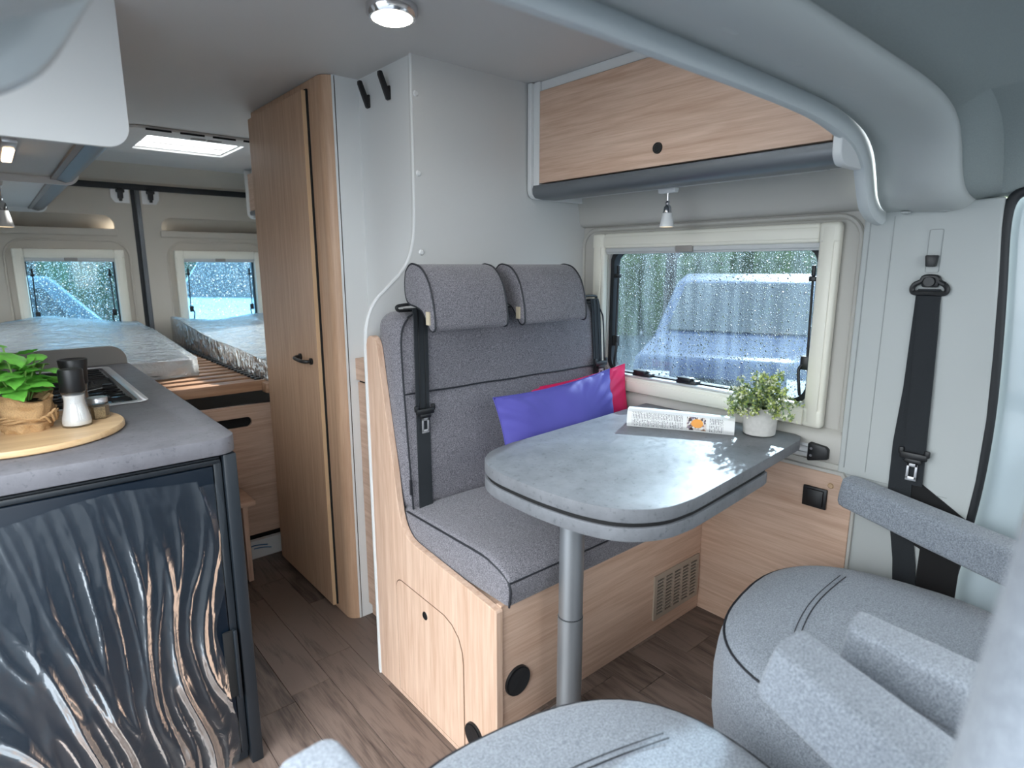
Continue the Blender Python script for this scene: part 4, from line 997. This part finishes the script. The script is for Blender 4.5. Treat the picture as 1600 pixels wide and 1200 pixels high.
# ------------------------------------------------------------------ cab seats (both swivelled towards the table)
def sellipse(a, b, n, ex=2.6):
    out = []
    for k in range(n):
        t = 2*math.pi*k/n; c, s_ = math.cos(t), math.sin(t)
        out.append((a*math.copysign(abs(c)**(2/ex), c), b*math.copysign(abs(s_)**(2/ex), s_)))
    return out
def cab_seat(cx, cy, rz, label, arms, back, zt=.58, back_dy=0):
    t = thing('swivel_seat', label, 'seat', (cx, cy, ZD))
    Mz = Matrix.Translation((cx, cy, 0)) @ Matrix.Rotation(rz, 4, 'Z')
    pr = [(.78, .235, 0), (.90, .25, 0), (.965, .30, .0), (1.0, .38, 0), (1.005, .46, 0), (.985, .52, 0), (.955, .552, 0)]
    rings = [[Mz @ Vector((x*k, y*k, z+(zt-.58))) for x, y in sellipse(.325, .31, 48)] for k, z, _ in pr]
    top_ = [(.93, .563), (.88, .570), (.75, .576), (.5, .580), (.2, .582), (.02, .582)]
    rings += [[Mz @ Vector((x*k, y*k, z+(zt-.58))) for x, y in sellipse(.325, .31, 48)] for k, z in top_]
    q = MB(); q.loft(rings); c = q.build('seat_cushion', FABC, t, True)
    q = MB(); q.tube([Mz @ Vector((x*.955, y*.955, .5545+(zt-.58))) for x, y in sellipse(.325, .31, 64)], .0028, 6, True); q.build('piping', PIPE, c, True)
    q = MB(); q.tube([Mz @ Vector((-.20+.4*k/14, .12+.02*math.sin(math.pi*k/14), .5818+(zt-.58))) for k in range(15)], .0011, 4); q.tube([Mz @ Vector((-.20+.4*k/14, .132+.02*math.sin(math.pi*k/14), .5812+(zt-.58))) for k in range(15)], .0008, 4); q.build('stitching', PIPE, c, True)
    q = MB(); q.loft([[Mz @ Vector((x*k, y*k, z)) for x, y in sellipse(.325, .31, 40, 3.2)] for k, z in ((.72, .157), (.74, .20), (.80, .225), (.88, .245), (.86, .262))]); q.build('seat_base', plain('seat_base_shell', (38, 52, 62), .4), t, True)
    for (tip, end, r) in arms:
        tip = Vector(tip); end = Vector(end); d = (end-tip).normalized(); s_ = Vector((d.y, -d.x, 0)).normalized(); u_ = s_.cross(d); 
        if u_.z < 0: u_ = -u_
        L = (end-tip).length; rings = []
        for f_, k in ((0, .70), (.008, .86), (.022, .95), (.05, .985), (.12, 1), (.5, 1.08), (1, 1.15)):
            rings.append([tip+d*(L*f_)+s_*(x*r*k)+u_*(z*r*1.0*k-r*.9*(k-1)) for x, z in sellipse(1, 1, 32, 7)])
        q = MB(); q.loft(rings); q.build('armrest', FABC, t, True)
    (bx0, bx1, y0, y1, z0, z1, th) = back
    rings = []
    for f_ in [i/14 for i in range(15)]:
        z = z0+(z1-z0)*f_; yy = y0+(y1-y0)*f_; k = 1-.12*max(0, f_-.6)/.4 if f_ < .97 else .78
        hw = (bx1-bx0)/2*k; tt = th*(1 if f_ < .93 else .75)
        rings.append([Vector(((bx0+bx1)/2+x*hw, yy-tt/2+y*tt/2, z)) for x, y in sellipse(1, 1, 32, 4)])
    q = MB(); q.loft(rings); b = q.build('backrest', FABC, t, True)
    q = MB(); q.tube([Vector(((bx0+bx1)/2-(bx1-bx0)/2*.93, y0+(y1-y0)*f_+.002, z0+(z1-z0)*f_)) for f_ in (0.02, .3, .6)], .004, 6); q.build('piping', PIPE, b, True)
    return t
cab_seat(.50, .375, R(-10), 'swivelled cab seat closest to the camera, its grey backrest filling the right edge', [((.205, .60, .725), (.23, .10, .70), .040), ((.835, .355, .715), (.82, .02, .62), .048)], (.27, .80, .105, .030, .50, 1.42, .12), .575)
cab_seat(1.315, .345, R(8), 'swivelled cab seat at the far side, under the window pillar', [((1.665, .575, .715), (1.62, .15, .655), .038), ((1.00, .315, .70), (1.03, .00, .66), .040)], (1.06, 1.58, .02, -.10, .50, 1.30, .12), .555)

# ------------------------------------------------------------------ kitchen block
kb = thing('kitchen_block', 'kitchen base unit with dark side post under the grey worktop', 'cabinet', (.1, 2.2, 0))
q = MB(); q.box((XL+.002, 1.545, .001), (.400, 2.93, .858)); q.build('carcass', plain('kitchen_carcass', (96, 104, 112), .4), kb)
q = MB(); q.box((.374, 1.492, .001), (.404, 1.545, .8575), .003); q.build('corner_post', FRIDF, kb, True)
wt = thing('worktop', 'slate grey kitchen worktop with a rounded near corner', 'worktop', (.1, 2.2, .86))
q = MB(); q.prism(rrect(XL+.001, 1.487, .410, 2.95, [0, .045, .01, 0], 8), 2, .8595, .900, .002, holes=[rrect(-.10, 2.075, .312, 2.86, .02)]); q.build('slab', SLATE, wt, True)
fr = thing('fridge', 'black compressor fridge under the worktop with a clear film over its door', 'fridge', (.15, 1.5, 0))
q = MB(); q.box((XL+.003, 1.512, .01), (.372, 1.543, .850), .003); q.build('casing', FRIDF, fr)
q = MB(); q.box((XL+.02, 1.500, .04), (.352, 1.513, .832), .004); dd_ = q.build('door', FRIDGE, fr, True)
q = MB(); q.box((.3535, 1.503, .04), (.3715, 1.512, .838), .002); q.box((XL+.02, 1.503, .834), (.370, 1.512, .846), .002); q.build('door_frame', FRIDF, dd_, True)
q = MB(); q.box((.334, 1.492, .215), (.358, 1.5005, .40), .003); q.build('handle_recess', BLACKM, dd_, True)
q = MB(); q.box((.357, 1.484, .210), (.366, 1.502, .402), .0025); q.build('handle', FRIDF, dd_, True)
# protective film taped over the fridge door
def filmf(u, v):
    x = -.19+u*(.54+.015*math.sin(v*9))-.02*v*u
    if u > .98: x += .006*math.sin(v*23)
    ztop = .800-.010*math.sin(u*8)+.018*u*(1 if u < .93 else .2)
    z = ztop*(1-v)+(.02)*v
    wx = u+.25*noise.noise(Vector((u*1.5, v*1.6, 7)))-.22*v
    n1 = noise.noise(Vector((wx*5.5, v*1.3, 4))); n2 = noise.noise(Vector((wx*13, v*3.2, 9))); n3 = noise.noise(Vector((u*24+v*9, v*16-u*6, 2)))
    rid = .020*(1-min(1, abs(n1)*3.2))**2*(.2+.8*v)+.0050*(1-min(1, abs(n2)*3))**2+.0012*n3
    return Vector((x, 1.489-max(0, rid)-.004*v, z))
q = MB(); q.grid(filmf, 170, 120); film_o = q.build('protective_film', FILM, fr, False, label='wrinkled clear plastic film')
film_o.data.shade_smooth()
# hob set into the worktop
hb = thing('gas_hob', 'steel gas hob with black pan supports set in the worktop', 'hob', (.1, 2.45, .9))
q = MB(); q.prism(rrect(-.115, 2.055, .328, 2.88, .03), 2, .9005, .9035, .001, holes=[rrect(-.09, 2.08, .302, 2.855, .02)]); q.build('rim', STEEL, hb, True)
q = MB(); q.grid(lambda u, v: Vector((-.092+u*.396, 2.078+v*.779, .9025-.028*(1-max(abs(2*u-1), abs(2*v-1))**8))), 24, 40); q.build('tray', plain('dark_steel_tray', (100, 100, 104), .22, metal=1), hb, True)
for j, y in enumerate((2.24, 2.66)):
    q = MB(); q.lathe([(.042, 0), (.042, .012), (.03, .016), (0, .017)], (.14, y, .877)); q.build('burner', BLACK, hb, True)
    for k in range(4):
        a = math.pi/4+k*math.pi/2; c_, s_ = math.cos(a), math.sin(a)
        q = MB(); q.tube([(.14+c_*.15, y+s_*.13, .884), (.14+c_*.14, y+s_*.12, .908), (.14+c_*.03, y+s_*.03, .908)], .004, 6); q.build('pan_support', BLACK, hb, True)
    q = MB(); q.tube([(.0, y-.12, .905), (.285, y-.12, .905), (.285, y+.12, .905), (.0, y+.12, .905)], .004, 6, True); q.build('pan_support', BLACK, hb, True)
for y in (2.14, 2.19, 2.24, 2.29, 2.34, 2.56, 2.61, 2.66, 2.71, 2.76):
    q = MB(); q.tube([(.0, y, .905), (.285, y, .905)], .0032, 6); q.build('pan_support', BLACK, hb, True)
for k in range(2):
    q = MB(); q.lathe([(.016, 0), (.015, .016), (.0, .018)], (.272, 2.41+.07*k, .880)); q.build('control_knob', BLACK, hb, True)
ef = thing('splash_board', 'grey board with a rounded corner standing at the worktop far end', 'board', (.2, 2.97, .9))
q = MB(); q.prism(rrect(XL+.01, .60, .405, .975, [0, 0, .06, 0], 8), 1, 2.955, 2.972, .001); q.build('board', plain('grey_board', (150, 148, 144), .4), ef)

# things on the cutting board
cb = thing('cutting_board', 'round light wooden board on the worktop under the pots', 'board', (.03, 1.79, .9))
BX, BY, BR = .020, 1.810, .205
q = MB(); q.lathe([(0, .0005), (.975, .0005), (1, .004), (1, .013), (.985, .0165), (.93, .0165), (0, .016)], (BX, BY, .90), 64, BR, BR)
for v in q.bm.verts: pass
cbm = q
cbm.bm.free(); q = MB(); q.lathe([(0, .0005), (BR*.975, .0005), (BR, .004), (BR, .013), (BR*.985, .0165), (BR*.93, .0155), (0, .0155)], (BX, BY, .90), 64); q.build('disc', BOARDW, cb, True)
ZB = .9158
sg = thing('salt_grinder', 'glass salt grinder with a black cap on the wooden board', 'grinder', (.124, 1.780, ZB))
c = (.124, 1.780, ZB)
q = MB(); q.lathe([(0.0000, 0.0000), (0.0302, 0.0000), (0.0325, 0.0047), (0.0313, 0.0211), (0.0245, 0.0468), (0.0222, 0.0643), (0.0245, 0.0796), (0.0256, 0.0866)], c, 32); q.build('glass_body', CLEAR, sg, True)
q = MB(); q.lathe([(0.0000, 0.0047), (0.0285, 0.0047), (0.0299, 0.0094), (0.0291, 0.0211), (0.0226, 0.0468), (0.0205, 0.0643), (0.0222, 0.0772), (0.0000, 0.0796)], c, 32); q.build('salt', SALT, sg, True)
q = MB(); q.lathe([(0.0256, 0.0854), (0.0268, 0.0877), (0.0256, 0.1123), (0.0262, 0.1357), (0.0245, 0.1404), (0.0000, 0.1416)], c, 32); q.build('cap', BLACK, sg, True)
pg_ = thing('pepper_grinder', 'pepper grinder with a wide black cap behind the salt grinder', 'grinder', (.150, 1.90, ZB))
c = (.140, 1.895, ZB)
q = MB(); q.lathe([(0.0000, 0.0000), (0.0302, 0.0000), (0.0325, 0.0047), (0.0313, 0.0211), (0.0256, 0.0468), (0.0234, 0.0643), (0.0256, 0.0796), (0.0268, 0.0866)], c, 32); q.build('glass_body', CLEAR, pg_, True)
q = MB(); q.lathe([(0.0000, 0.0047), (0.0285, 0.0047), (0.0299, 0.0094), (0.0291, 0.0211), (0.0234, 0.0468), (0.0217, 0.0643), (0.0000, 0.0702)], c, 32); q.build('peppercorns', PEPB, pg_, True)
q = MB(); q.lathe([(0.0268, 0.0854), (0.0279, 0.0877), (0.0291, 0.1170), (0.0325, 0.1474), (0.0313, 0.1492), (0.0279, 0.1480), (0.0000, 0.1451)], c, 32); q.build('cap', BLACK, pg_, True)
sj = thing('spice_jar', 'small angular glass jar of dried herbs with a silver lid', 'jar', (.176, 1.835, ZB))
c = (.176, 1.838, ZB)
q = MB(); q.lathe([(0, 0), (.0238, 0), (.0248, .003), (.0248, .034), (.0215, .040), (.0205, .042)], c, 6); q.build('glass_body', CLEAR, sj)
q = MB(); q.lathe([(0, .002), (.0228, .002), (.0230, .031), (0, .032)], c, 6); q.build('herbs', PEPPER, sj)
q = MB(); q.lathe([(.0215, .041), (.0225, .042), (.0225, .052), (.0210, .054), (0, .0545)], c, 32); q.build('lid', STEEL, sj, True)
q = MB(); q.box((c[0]-.0265, c[1]-.008, ZB+.006), (c[0]-.0215, c[1]+.004, ZB+.028)); q.build('paper_label', PAPER, sj)

# basil in a burlap-wrapped pot
bs = thing('burlap_pot', 'plant pot wrapped in folded burlap on the wooden board', 'pot', (.03, 1.815, ZB))
c = Vector((.030, 1.815, ZB))
def bur(u, v):
    a = 2*math.pi*u
    r = .046+.010*v+.004*math.sin(a*4+1)*(v**2)+.0025*math.sin(a*9)*(1-v)
    if .30 < v < .42: r -= .006
    r += .007*noise.noise(Vector((math.cos(a)*2, math.sin(a)*2, v*5)))
    return c+Vector((r*math.cos(a), r*math.sin(a), v*(.082+.012*math.sin(a*2+.6))))
q = MB(); q.grid(bur, 72, 26, True); q.build('wrap', BURL, bs, True)
q = MB(); q.grid(lambda u, v: c+Vector(((.056-.03*v+.006*math.sin(9*u*6.28))*math.cos(2*math.pi*u+.1), (.056-.03*v)*math.sin(2*math.pi*u+.1), .082+.010*math.sin(4*math.pi*u+.6)-.02*v)), 60, 5, True); q.build('turned_edge', BURL, bs, True)
q = MB()
for k in range(3):
    q.tube([c+Vector(((.0515+.003*math.sin(5*a+k))*math.cos(a), (.0515+.003*math.sin(5*a+k))*math.sin(a), .028+.004*k+.003*math.sin(3*a+k))) for a in [i*2*math.pi/40 for i in range(40)]], .003, 6, True)
for k in range(7):
    a0 = -1.1+.25*k; q.tube(spline([c+Vector((.053*math.cos(a0), .053*math.sin(a0), .030)), c+Vector((.062*math.cos(a0+.1), .062*math.sin(a0+.1), .035+.006*(k % 3))), c+Vector((.058*math.cos(a0+.35), .058*math.sin(a0+.35), .018))], 4), .0028, 6)
q.build('cord', BURL, bs, True)
q = MB(); q.lathe([(.0, .070), (.045, .068), (.045, .066), (0, .064)], c, 24); q.build('soil', PEPB, bs)
ba = thing('basil_plant', 'bright green basil plant growing from the burlap pot', 'plant', (.03, 1.815, ZB+.07))
rnd = random.Random(5)
def big_leaf(p, d, s, roll, droop=.4):
    d = d.normalized(); side_ = d.cross(Vector((0, 0, 1)));
    if side_.length < .05: side_ = Vector((1, 0, 0))
    side_.normalize(); upv = side_.cross(d).normalized(); side_.rotate(Matrix.Rotation(roll, 3, d)); upv.rotate(Matrix.Rotation(roll, 3, d))
    bmq = MB()
    def f(u, v):
        w = s*.36*math.sin(math.pi*(u**.8))*(1-.15*u)
        a = 2*v-1
        return p+d*(s*u)+side_*(w*a)+upv*(-.22*w*a*a*1.5+w*.5*abs(a)*.6+.02*s*math.sin(u*22)*abs(a))-Vector((0, 0, droop*s*u*u))
    bmq.grid(f, 9, 6); return bmq.build('leaf', LEAF, ba, True)
base = c+Vector((0, 0, .066))
stems = [((-.02, -.02, .12), 6), ((.03, -.012, .095), 6), ((.0, .02, .10), 5), ((-.035, .02, .085), 5), ((.045, .025, .075), 5), ((.01, -.035, .07), 5), ((-.045, -.03, .09), 5)]
for (tx, ty, tz), nl in stems:
    p2 = base+Vector((tx*1.1, ty*1.1, tz*1.12)); path = spline([base+Vector((tx*.25, ty*.25, 0)), base+Vector((tx*.6, ty*.6, tz*.5)), p2], 5)
    q = MB(); q.tube(path, .0020, 6); q.build('stem', STEMM, ba, True)
    for j in range(nl+1):
        f_ = .45+.55*j/nl; pp_ = path[min(len(path)-1, int(f_*(len(path)-1)))]
        a = j*2.4+rnd.random()*.8+tx*40; e_ = rnd.uniform(-.15, .6)
        big_leaf(pp_, Vector((math.cos(a), math.sin(a), e_)), rnd.uniform(.058, .086)*(1 if j < nl else .6), rnd.uniform(-.4, .4), rnd.uniform(.1, .6))

# ------------------------------------------------------------------ overhead kitchen cabinets and end panel
ep = thing('kitchen_end_panel', 'large white end panel of the kitchen overhead cabinets', 'panel', (.05, 1.75, 1.6))
q = MB(); q.prism(rrect(XL, 1.572, .300, ZC-.001, [0, .05, 0, 0], 8), 1, 1.735, 1.750, .0015); q.build('panel', WHITE, ep)
for (y0, y1, lb) in ((1.752, 2.80, 'white kitchen overhead cabinet with a grey rail, behind the end panel'), (2.83, 4.30, 'white overhead cabinet with a grey rail above the bed, left side')):
    k_ = thing('overhead_cabinet', lb, 'cabinet', (.05, (y0+y1)/2, 1.62), group='left overhead cabinets')
    q = MB(); q.box((XL+.001, y0, 1.615), (.255, y1, ZC-.001)); q.build('body', WHITE2, k_)
    q = MB(); q.box((.256, y0, 1.655), (.285, y1, 1.88), .001); q.build('door', WHITE, k_)
    q = MB(); q.prism([(.235, 1.605), (.262, 1.597), (.282, 1.603), (.294, 1.622), (.292, 1.652), (.256, 1.652), (.256, 1.616), (.235, 1.616)], 1, y0, y1); rl = q.build('front_rail', ALUD, k_, True)
    q = MB(); q.box((.218, y0, 1.606), (.238, y1, 1.6155)); q.build('grip_strip', GREYP, k_)
    q = MB(); q.prism(rrect(XL+.001, 1.590, .305, 1.89, [0, .04, .01, 0], 6), 1, y1, y1+.014, .001); q.build('end_panel', WHITE, k_, True)
q_ = thing('strip_lamp', 'small lit strip lamp under the kitchen overhead cabinet', 'lamp', (.082, 2.10, 1.6))
q = MB(); q.box((.068, 1.98, 1.596), (.100, 2.32, 1.614), .003); q.build('housing', STEEL, q_, True)
q = MB(); q.box((.072, 2.07, 1.588), (.096, 2.30, 1.597), .004); q.build('diffuser', LED, q_, True)
spot('spotlight', (.075, 3.05, 1.614), 'white spotlight under the left overhead cabinet, cut by the frame edge', s=1.5)

# ------------------------------------------------------------------ bed: frame, slats, mattresses, front panel
BZ = .812
bf = thing('slatted_bed', 'oak slatted bed base across the rear of the van', 'bed', (.75, 3.4, 0))
q = MB(); q.box((.412, 2.664, BZ-.045), (.885, 2.694, BZ-.001), .004); q.build('front_rail', SLATW, bf, True)
q = MB(); q.box((.850, 2.606, BZ-.050), (.930, 2.663, BZ-.006), .004); q.build('end_block', SLATW, bf, True)
q = MB(); q.box((.845, 2.696, BZ-.045), (.91, 4.38, BZ-.018), .003); q.build('side_rail', SLATW, bf, True)
q = MB(); q.box((XL+.003, 2.98, .002), (.40, 4.38, BZ-.019)); q.build('bed_box', SLATW, bf)
q = MB(); q.box((0, 0, 0), (.465, .052, .012), .005, 2); s0 = q.build('slat', SLATW, bf, True, True)
s0.location = Vector((.412, 2.712, BZ-.018))-Vector(bf.location)
for k in range(1, 17):
    s1 = s0.copy(); COL.objects.link(s1); s1.location = Vector((.412, 2.712+.098*k, BZ-.018))-Vector(bf.location)
q = MB()
for k in range(34): q.box((.838, 2.70+.049*k, BZ-.006), (.862, 2.723+.049*k, BZ+.004), .002)
q.build('webbing', BLACK, bf, kind='stuff')
pn = thing('bed_front_panel', 'oak board with an oblong grip slot under the bed', 'panel', (.66, 2.70, .1))
q = MB(); q.prism([(.412, .10), (.93, .10), (.93, .700), (.412, .708)], 1, 2.700, 2.716, .001, holes=[rrect(.50, .606, .808, .650, .021)]); q.build('board', WOODX, pn)
struct(MB().box((.412, 2.665, 0), (.95, 2.690, .085), .002).build('baseboard_back', WHITE2))
q = MB(); q.tube(spline([(.735, 2.664, .060), (.76, 2.664, .064), (.79, 2.664, .061), (.82, 2.664, .054)], 5), .0028, 5); q.tube(spline([(.76, 2.664, .050), (.80, 2.664, .046), (.835, 2.664, .036)], 5), .0026, 5)
tag(q.build('blue_scribble', BLUEP), 'faint blue lettering mark on the white plinth under the bed', 'mark')
struct(MB().box((.402, 2.73, 0), (.95, 2.74, .70)).build('shade_under_bed', BLACKM))  # black sheet painting the shade seen through the grip slot
sl_ = thing('step_stool', 'small oak step standing in the aisle under the bed', 'step', (.62, 2.53, 0))
q = MB(); q.box((.415, 2.455, .335), (.722, 2.655, .355), .003); q.build('tread', WOODX, sl_, True)
q = MB(); q.prism([(2.47, .001), (2.52, .001), (2.545, .335), (2.48, .335)], 0, .675, .695, .002); q.build('leg', WOODZ, sl_)
q = MB(); q.prism([(2.47, .001), (2.52, .001), (2.545, .335), (2.48, .335)], 0, .43, .45, .002); q.build('leg', WOODZ, sl_)
def mattress(x0, x1, y0, y1, z0, z1, label, seed, hump):
    t = thing('mattress', label, 'mattress', ((x0+x1)/2, (y0+y1)/2, z0), group='film-wrapped mattresses')
    def hp_(x, y): return hump*max(0, (y-y0)/(y1-y0))**1.1*(.75+.5*noise.noise(Vector((x*2.2+seed, y*1.6, 2))))
    q = MB(); q.box((x0, y0, z0), (x1, y1, z1), .022, 4)
    bmesh.ops.subdivide_edges(q.bm, edges=[e for e in q.bm.edges if e.calc_length() > .3], cuts=14, use_grid_fill=True)
    for v in q.bm.verts:
        if v.co.z > z0+.03: v.co.z += hp_(v.co.x, v.co.y)
    q.build('foam', MATT, t, True)
    def f(u, v):
        # wraps over the top, u across x, v along perimeter of the section in y-z
        L1 = (z1-z0); L2 = (y1-y0); s = v*(2*L1+L2)
        if s < L1: y, z = y0, z0+s
        elif s < L1+L2: y, z = y0+(s-L1), z1
        else: y, z = y1, z1-(s-L1-L2)
        x = x0-.005+u*(x1-x0+.01)
        nz_ = noise.noise(Vector((x*4+seed, y*5, z*5)))+.5*noise.noise(Vector((x*16+seed, y*7, z*12)))+.35*noise.noise(Vector((x*34+seed, y*20, z*20)))
        out = .007+.009*abs(nz_)
        if y <= y0+1e-5: y -= out
        elif y >= y1-1e-5: y += out
        if z >= z1-1e-5 or (L1*.8 < s < L1+L2+L1*.2):
            z += out+hp_(x, y)
        return Vector((x, y, z))
    q = MB(); q.grid(f, 60, 90); q.build('plastic_wrap', WRAP, t, True, label='crumpled clear plastic wrap')
    for xs, sg_ in ((x0, -1), (x1, 1)):
        q = MB(); q.grid(lambda u, v, xs=xs, sg_=sg_: Vector((xs+sg_*(.006+.008*abs(noise.noise(Vector((u*14, v*3, seed))))), y0-.006+u*(y1-y0+.01), z0+v*(z1-z0+.008+hp_(xs, y0+u*(y1-y0))))), 60, 6); q.build('plastic_wrap', WRAP, t, True)
    return t
mattress(XL+.01, .672, 2.985, 4.37, BZ-.002, .887, 'film-wrapped white mattress at the left, nearer the kitchen', 2, .12)
mattress(.872, 1.735, 2.62, 4.38, BZ-.002, .890, 'film-wrapped white mattress at the right, behind the wardrobe', 8, .10)

# ------------------------------------------------------------------ outside
gd = MB(); gd.box((-30, -30, -.62), (45, 45, -.60)); struct(gd.build('ground', ASPH))
def vehicle(name, label, M, L, W, prof, mat_, glass_rects, zh=0):
    t = thing(name, label, 'vehicle', (0, 0, 0)); t.matrix_world = M
    q = MB(); q.prism(prof, 1, -W/2, W/2)
    for v in q.bm.verts:
        k = max(0, (v.co.z-1.0))*.16; v.co.y *= 1-k/(W/2)
    bmesh.ops.bevel(q.bm, geom=[e for e in q.bm.edges if e.calc_face_angle(0) > .25], offset=.07, segments=3, profile=.5, affect='EDGES')
    q.build('body', mat_, t, True, True)
    for nm, pts, kind in glass_rects:
        q = MB()
        bm = q.bm; f_ = bm.faces.new([bm.verts.new(p_) for p_ in pts]); q.build(nm, CGLASS if kind == 0 else (BLACK if kind == 1 else PAPER), t, False, True)
        o_ = t.children[-1] if False else None
    for x in (L*.2, L*.8):
        for s_ in (-1, 1):
            q = MB(); q.cyl((x, s_*(W/2-.20), .34), (x, s_*(W/2+.01), .34), .34, n=28); w_ = q.build('wheel', BLACK, t, True, True)
            q = MB(); q.cyl((x, s_*(W/2+.005), .34), (x, s_*(W/2+.02), .34), .22, n=20); q.build('rim', ALU, w_, True, True)
    return t
suv = [(0, .35), (0, .75), (.08, .98), (.95, 1.12), (1.75, 1.72), (2.2, 1.80), (3.9, 1.78), (4.45, 1.15), (4.55, .8), (4.5, .35)]
def gl_side(pts, W, s): return [(x, s*(W/2-max(0, z-1.0)*.16+.012), z) for x, z in pts]
Ws = 1.9
gls = [('windscreen', [(.98, -.76, 1.16), (.98, .76, 1.16), (1.70, .66, 1.70), (1.70, -.66, 1.70)], 0)]
gls[0] = ('windscreen', [(.985, -.78, 1.175), (.985, .78, 1.175), (1.68, .70, 1.695), (1.68, -.70, 1.695)], 0)
for s_ in (-1, 1):
    gls.append(('side_window', gl_side([(1.35, 1.16), (2.4, 1.16), (2.4, 1.66), (1.80, 1.64)], Ws, s_), 0)); gls.append(('side_window', gl_side([(2.5, 1.16), (4.1, 1.16), (3.8, 1.64), (2.5, 1.66)], Ws, s_), 0))
gls.append(('grille', [(-.012, -.5, .62), (-.012, .5, .62), (-.012, .5, .80), (-.012, -.5, .80)], 1))
for s_ in (-1, 1): gls.append(('headlamp', [(-.012, s_*.55, .68), (-.012, s_*.86, .68), (.02, s_*.86, .84), (.02, s_*.55, .84)], 2))
vehicle('car', 'dark blue car parked outside the side window', Matrix.Translation((5.4, 3.05, -.60)) @ Matrix.Rotation(R(24), 4, 'Z'), 4.5, Ws, suv, CARB, gls)
vanp = [(0, .35), (0, .95), (.12, 1.10), (1.0, 1.35), (1.75, 2.25), (2.2, 2.45), (5.6, 2.45), (5.7, 2.2), (5.7, .35)]
Wv = 2.0
gv = [('windscreen', [(1.03, -.82, 1.40), (1.03, .82, 1.40), (1.70, .70, 2.20), (1.70, -.70, 2.20)], 0)]
gv[0] = ('windscreen', [(1.04, -.80, 1.43), (1.04, .80, 1.43), (1.69, .74, 2.21), (1.69, -.74, 2.21)], 0)
for s_ in (-1, 1): gv.append(('side_window', gl_side([(1.35, 1.40), (2.5, 1.40), (2.5, 2.05), (1.85, 2.05)], Wv, s_), 0))
gv.append(('grille', [(-.012, -.55, .62), (-.012, .55, .62), (-.012, .55, .85), (-.012, -.55, .85)], 1))
vehicle('van', 'white van parked outside the right rear window', Matrix.Translation((1.9, 9.6, -.60)) @ Matrix.Rotation(R(35), 4, 'Z'), 5.7, Wv, vanp, CARW, gv)
vehicle('car', 'grey car parked outside the left rear window', Matrix.Translation((-3.4, 9.4, -.60)) @ Matrix.Rotation(R(10), 4, 'Z'), 4.5, Ws, suv, CARG, gls)
rnd = random.Random(3)
hg = MB()
for k in range(46):
    x = 14+rnd.uniform(-.5, .8) if k < 24 else -6+(k-24)*.95; y = -1+k*.8 if k < 24 else 19+rnd.uniform(-.5, .8)
    bm = bmesh.new(); bmesh.ops.create_icosphere(bm, subdivisions=2, radius=1)
    for v in bm.verts: v.co = v.co*(1+.3*noise.noise(v.co*2+Vector((k, 0, 0)))); v.co = Vector((v.co.x*.9+x, v.co.y*.9+y, v.co.z*2.6+1.4))
    hg._add(bm)
tag(hg.build('hedge', HEDGE), 'green hedge along the far edge of the yard outside', 'hedge')
tl_lab = ['bare tree beyond the dark blue car, nearest the front of the van', 'bare tree beyond the dark blue car, middle one of the side row', 'bare tree beyond the dark blue car, farthest to the rear',
          'bare tree behind the white van, middle one of the rear row', 'bare tree behind the grey car outside the rear window', 'bare tree at the rear hedge corner, right of the white van']
for k, (x, y, h_) in enumerate(((10.6, 4.2, 4), (10.9, 7.6, 4.4), (10.4, 10.8, 4), (4.6, 15.6, 4), (.6, 15.9, 4.4), (8, 15.4, 4))):
    tr_ = thing('tree', tl_lab[k], 'tree', (x, y, -.6), group='bare trees outside')
    q = MB(); q.lathe_path([((x, y, -.6), .14), ((x+.1, y, h_*.5), .10), ((x, y+.1, h_), .03)], 8); q.build('trunk', BARK, tr_, True)
    q = MB()
    for j in range(16):
        z = h_*(.3+.65*j/16); a = j*2.4; L = (h_-z)*.45+.3
        q.lathe_path([((x+.06, y, z), .04), ((x+math.cos(a)*L*.5, y+math.sin(a)*L*.5, z+L*.4), .02), ((x+math.cos(a)*L, y+math.sin(a)*L, z+L), .006)], 5)
    q.build('branches', BARK, tr_, True)
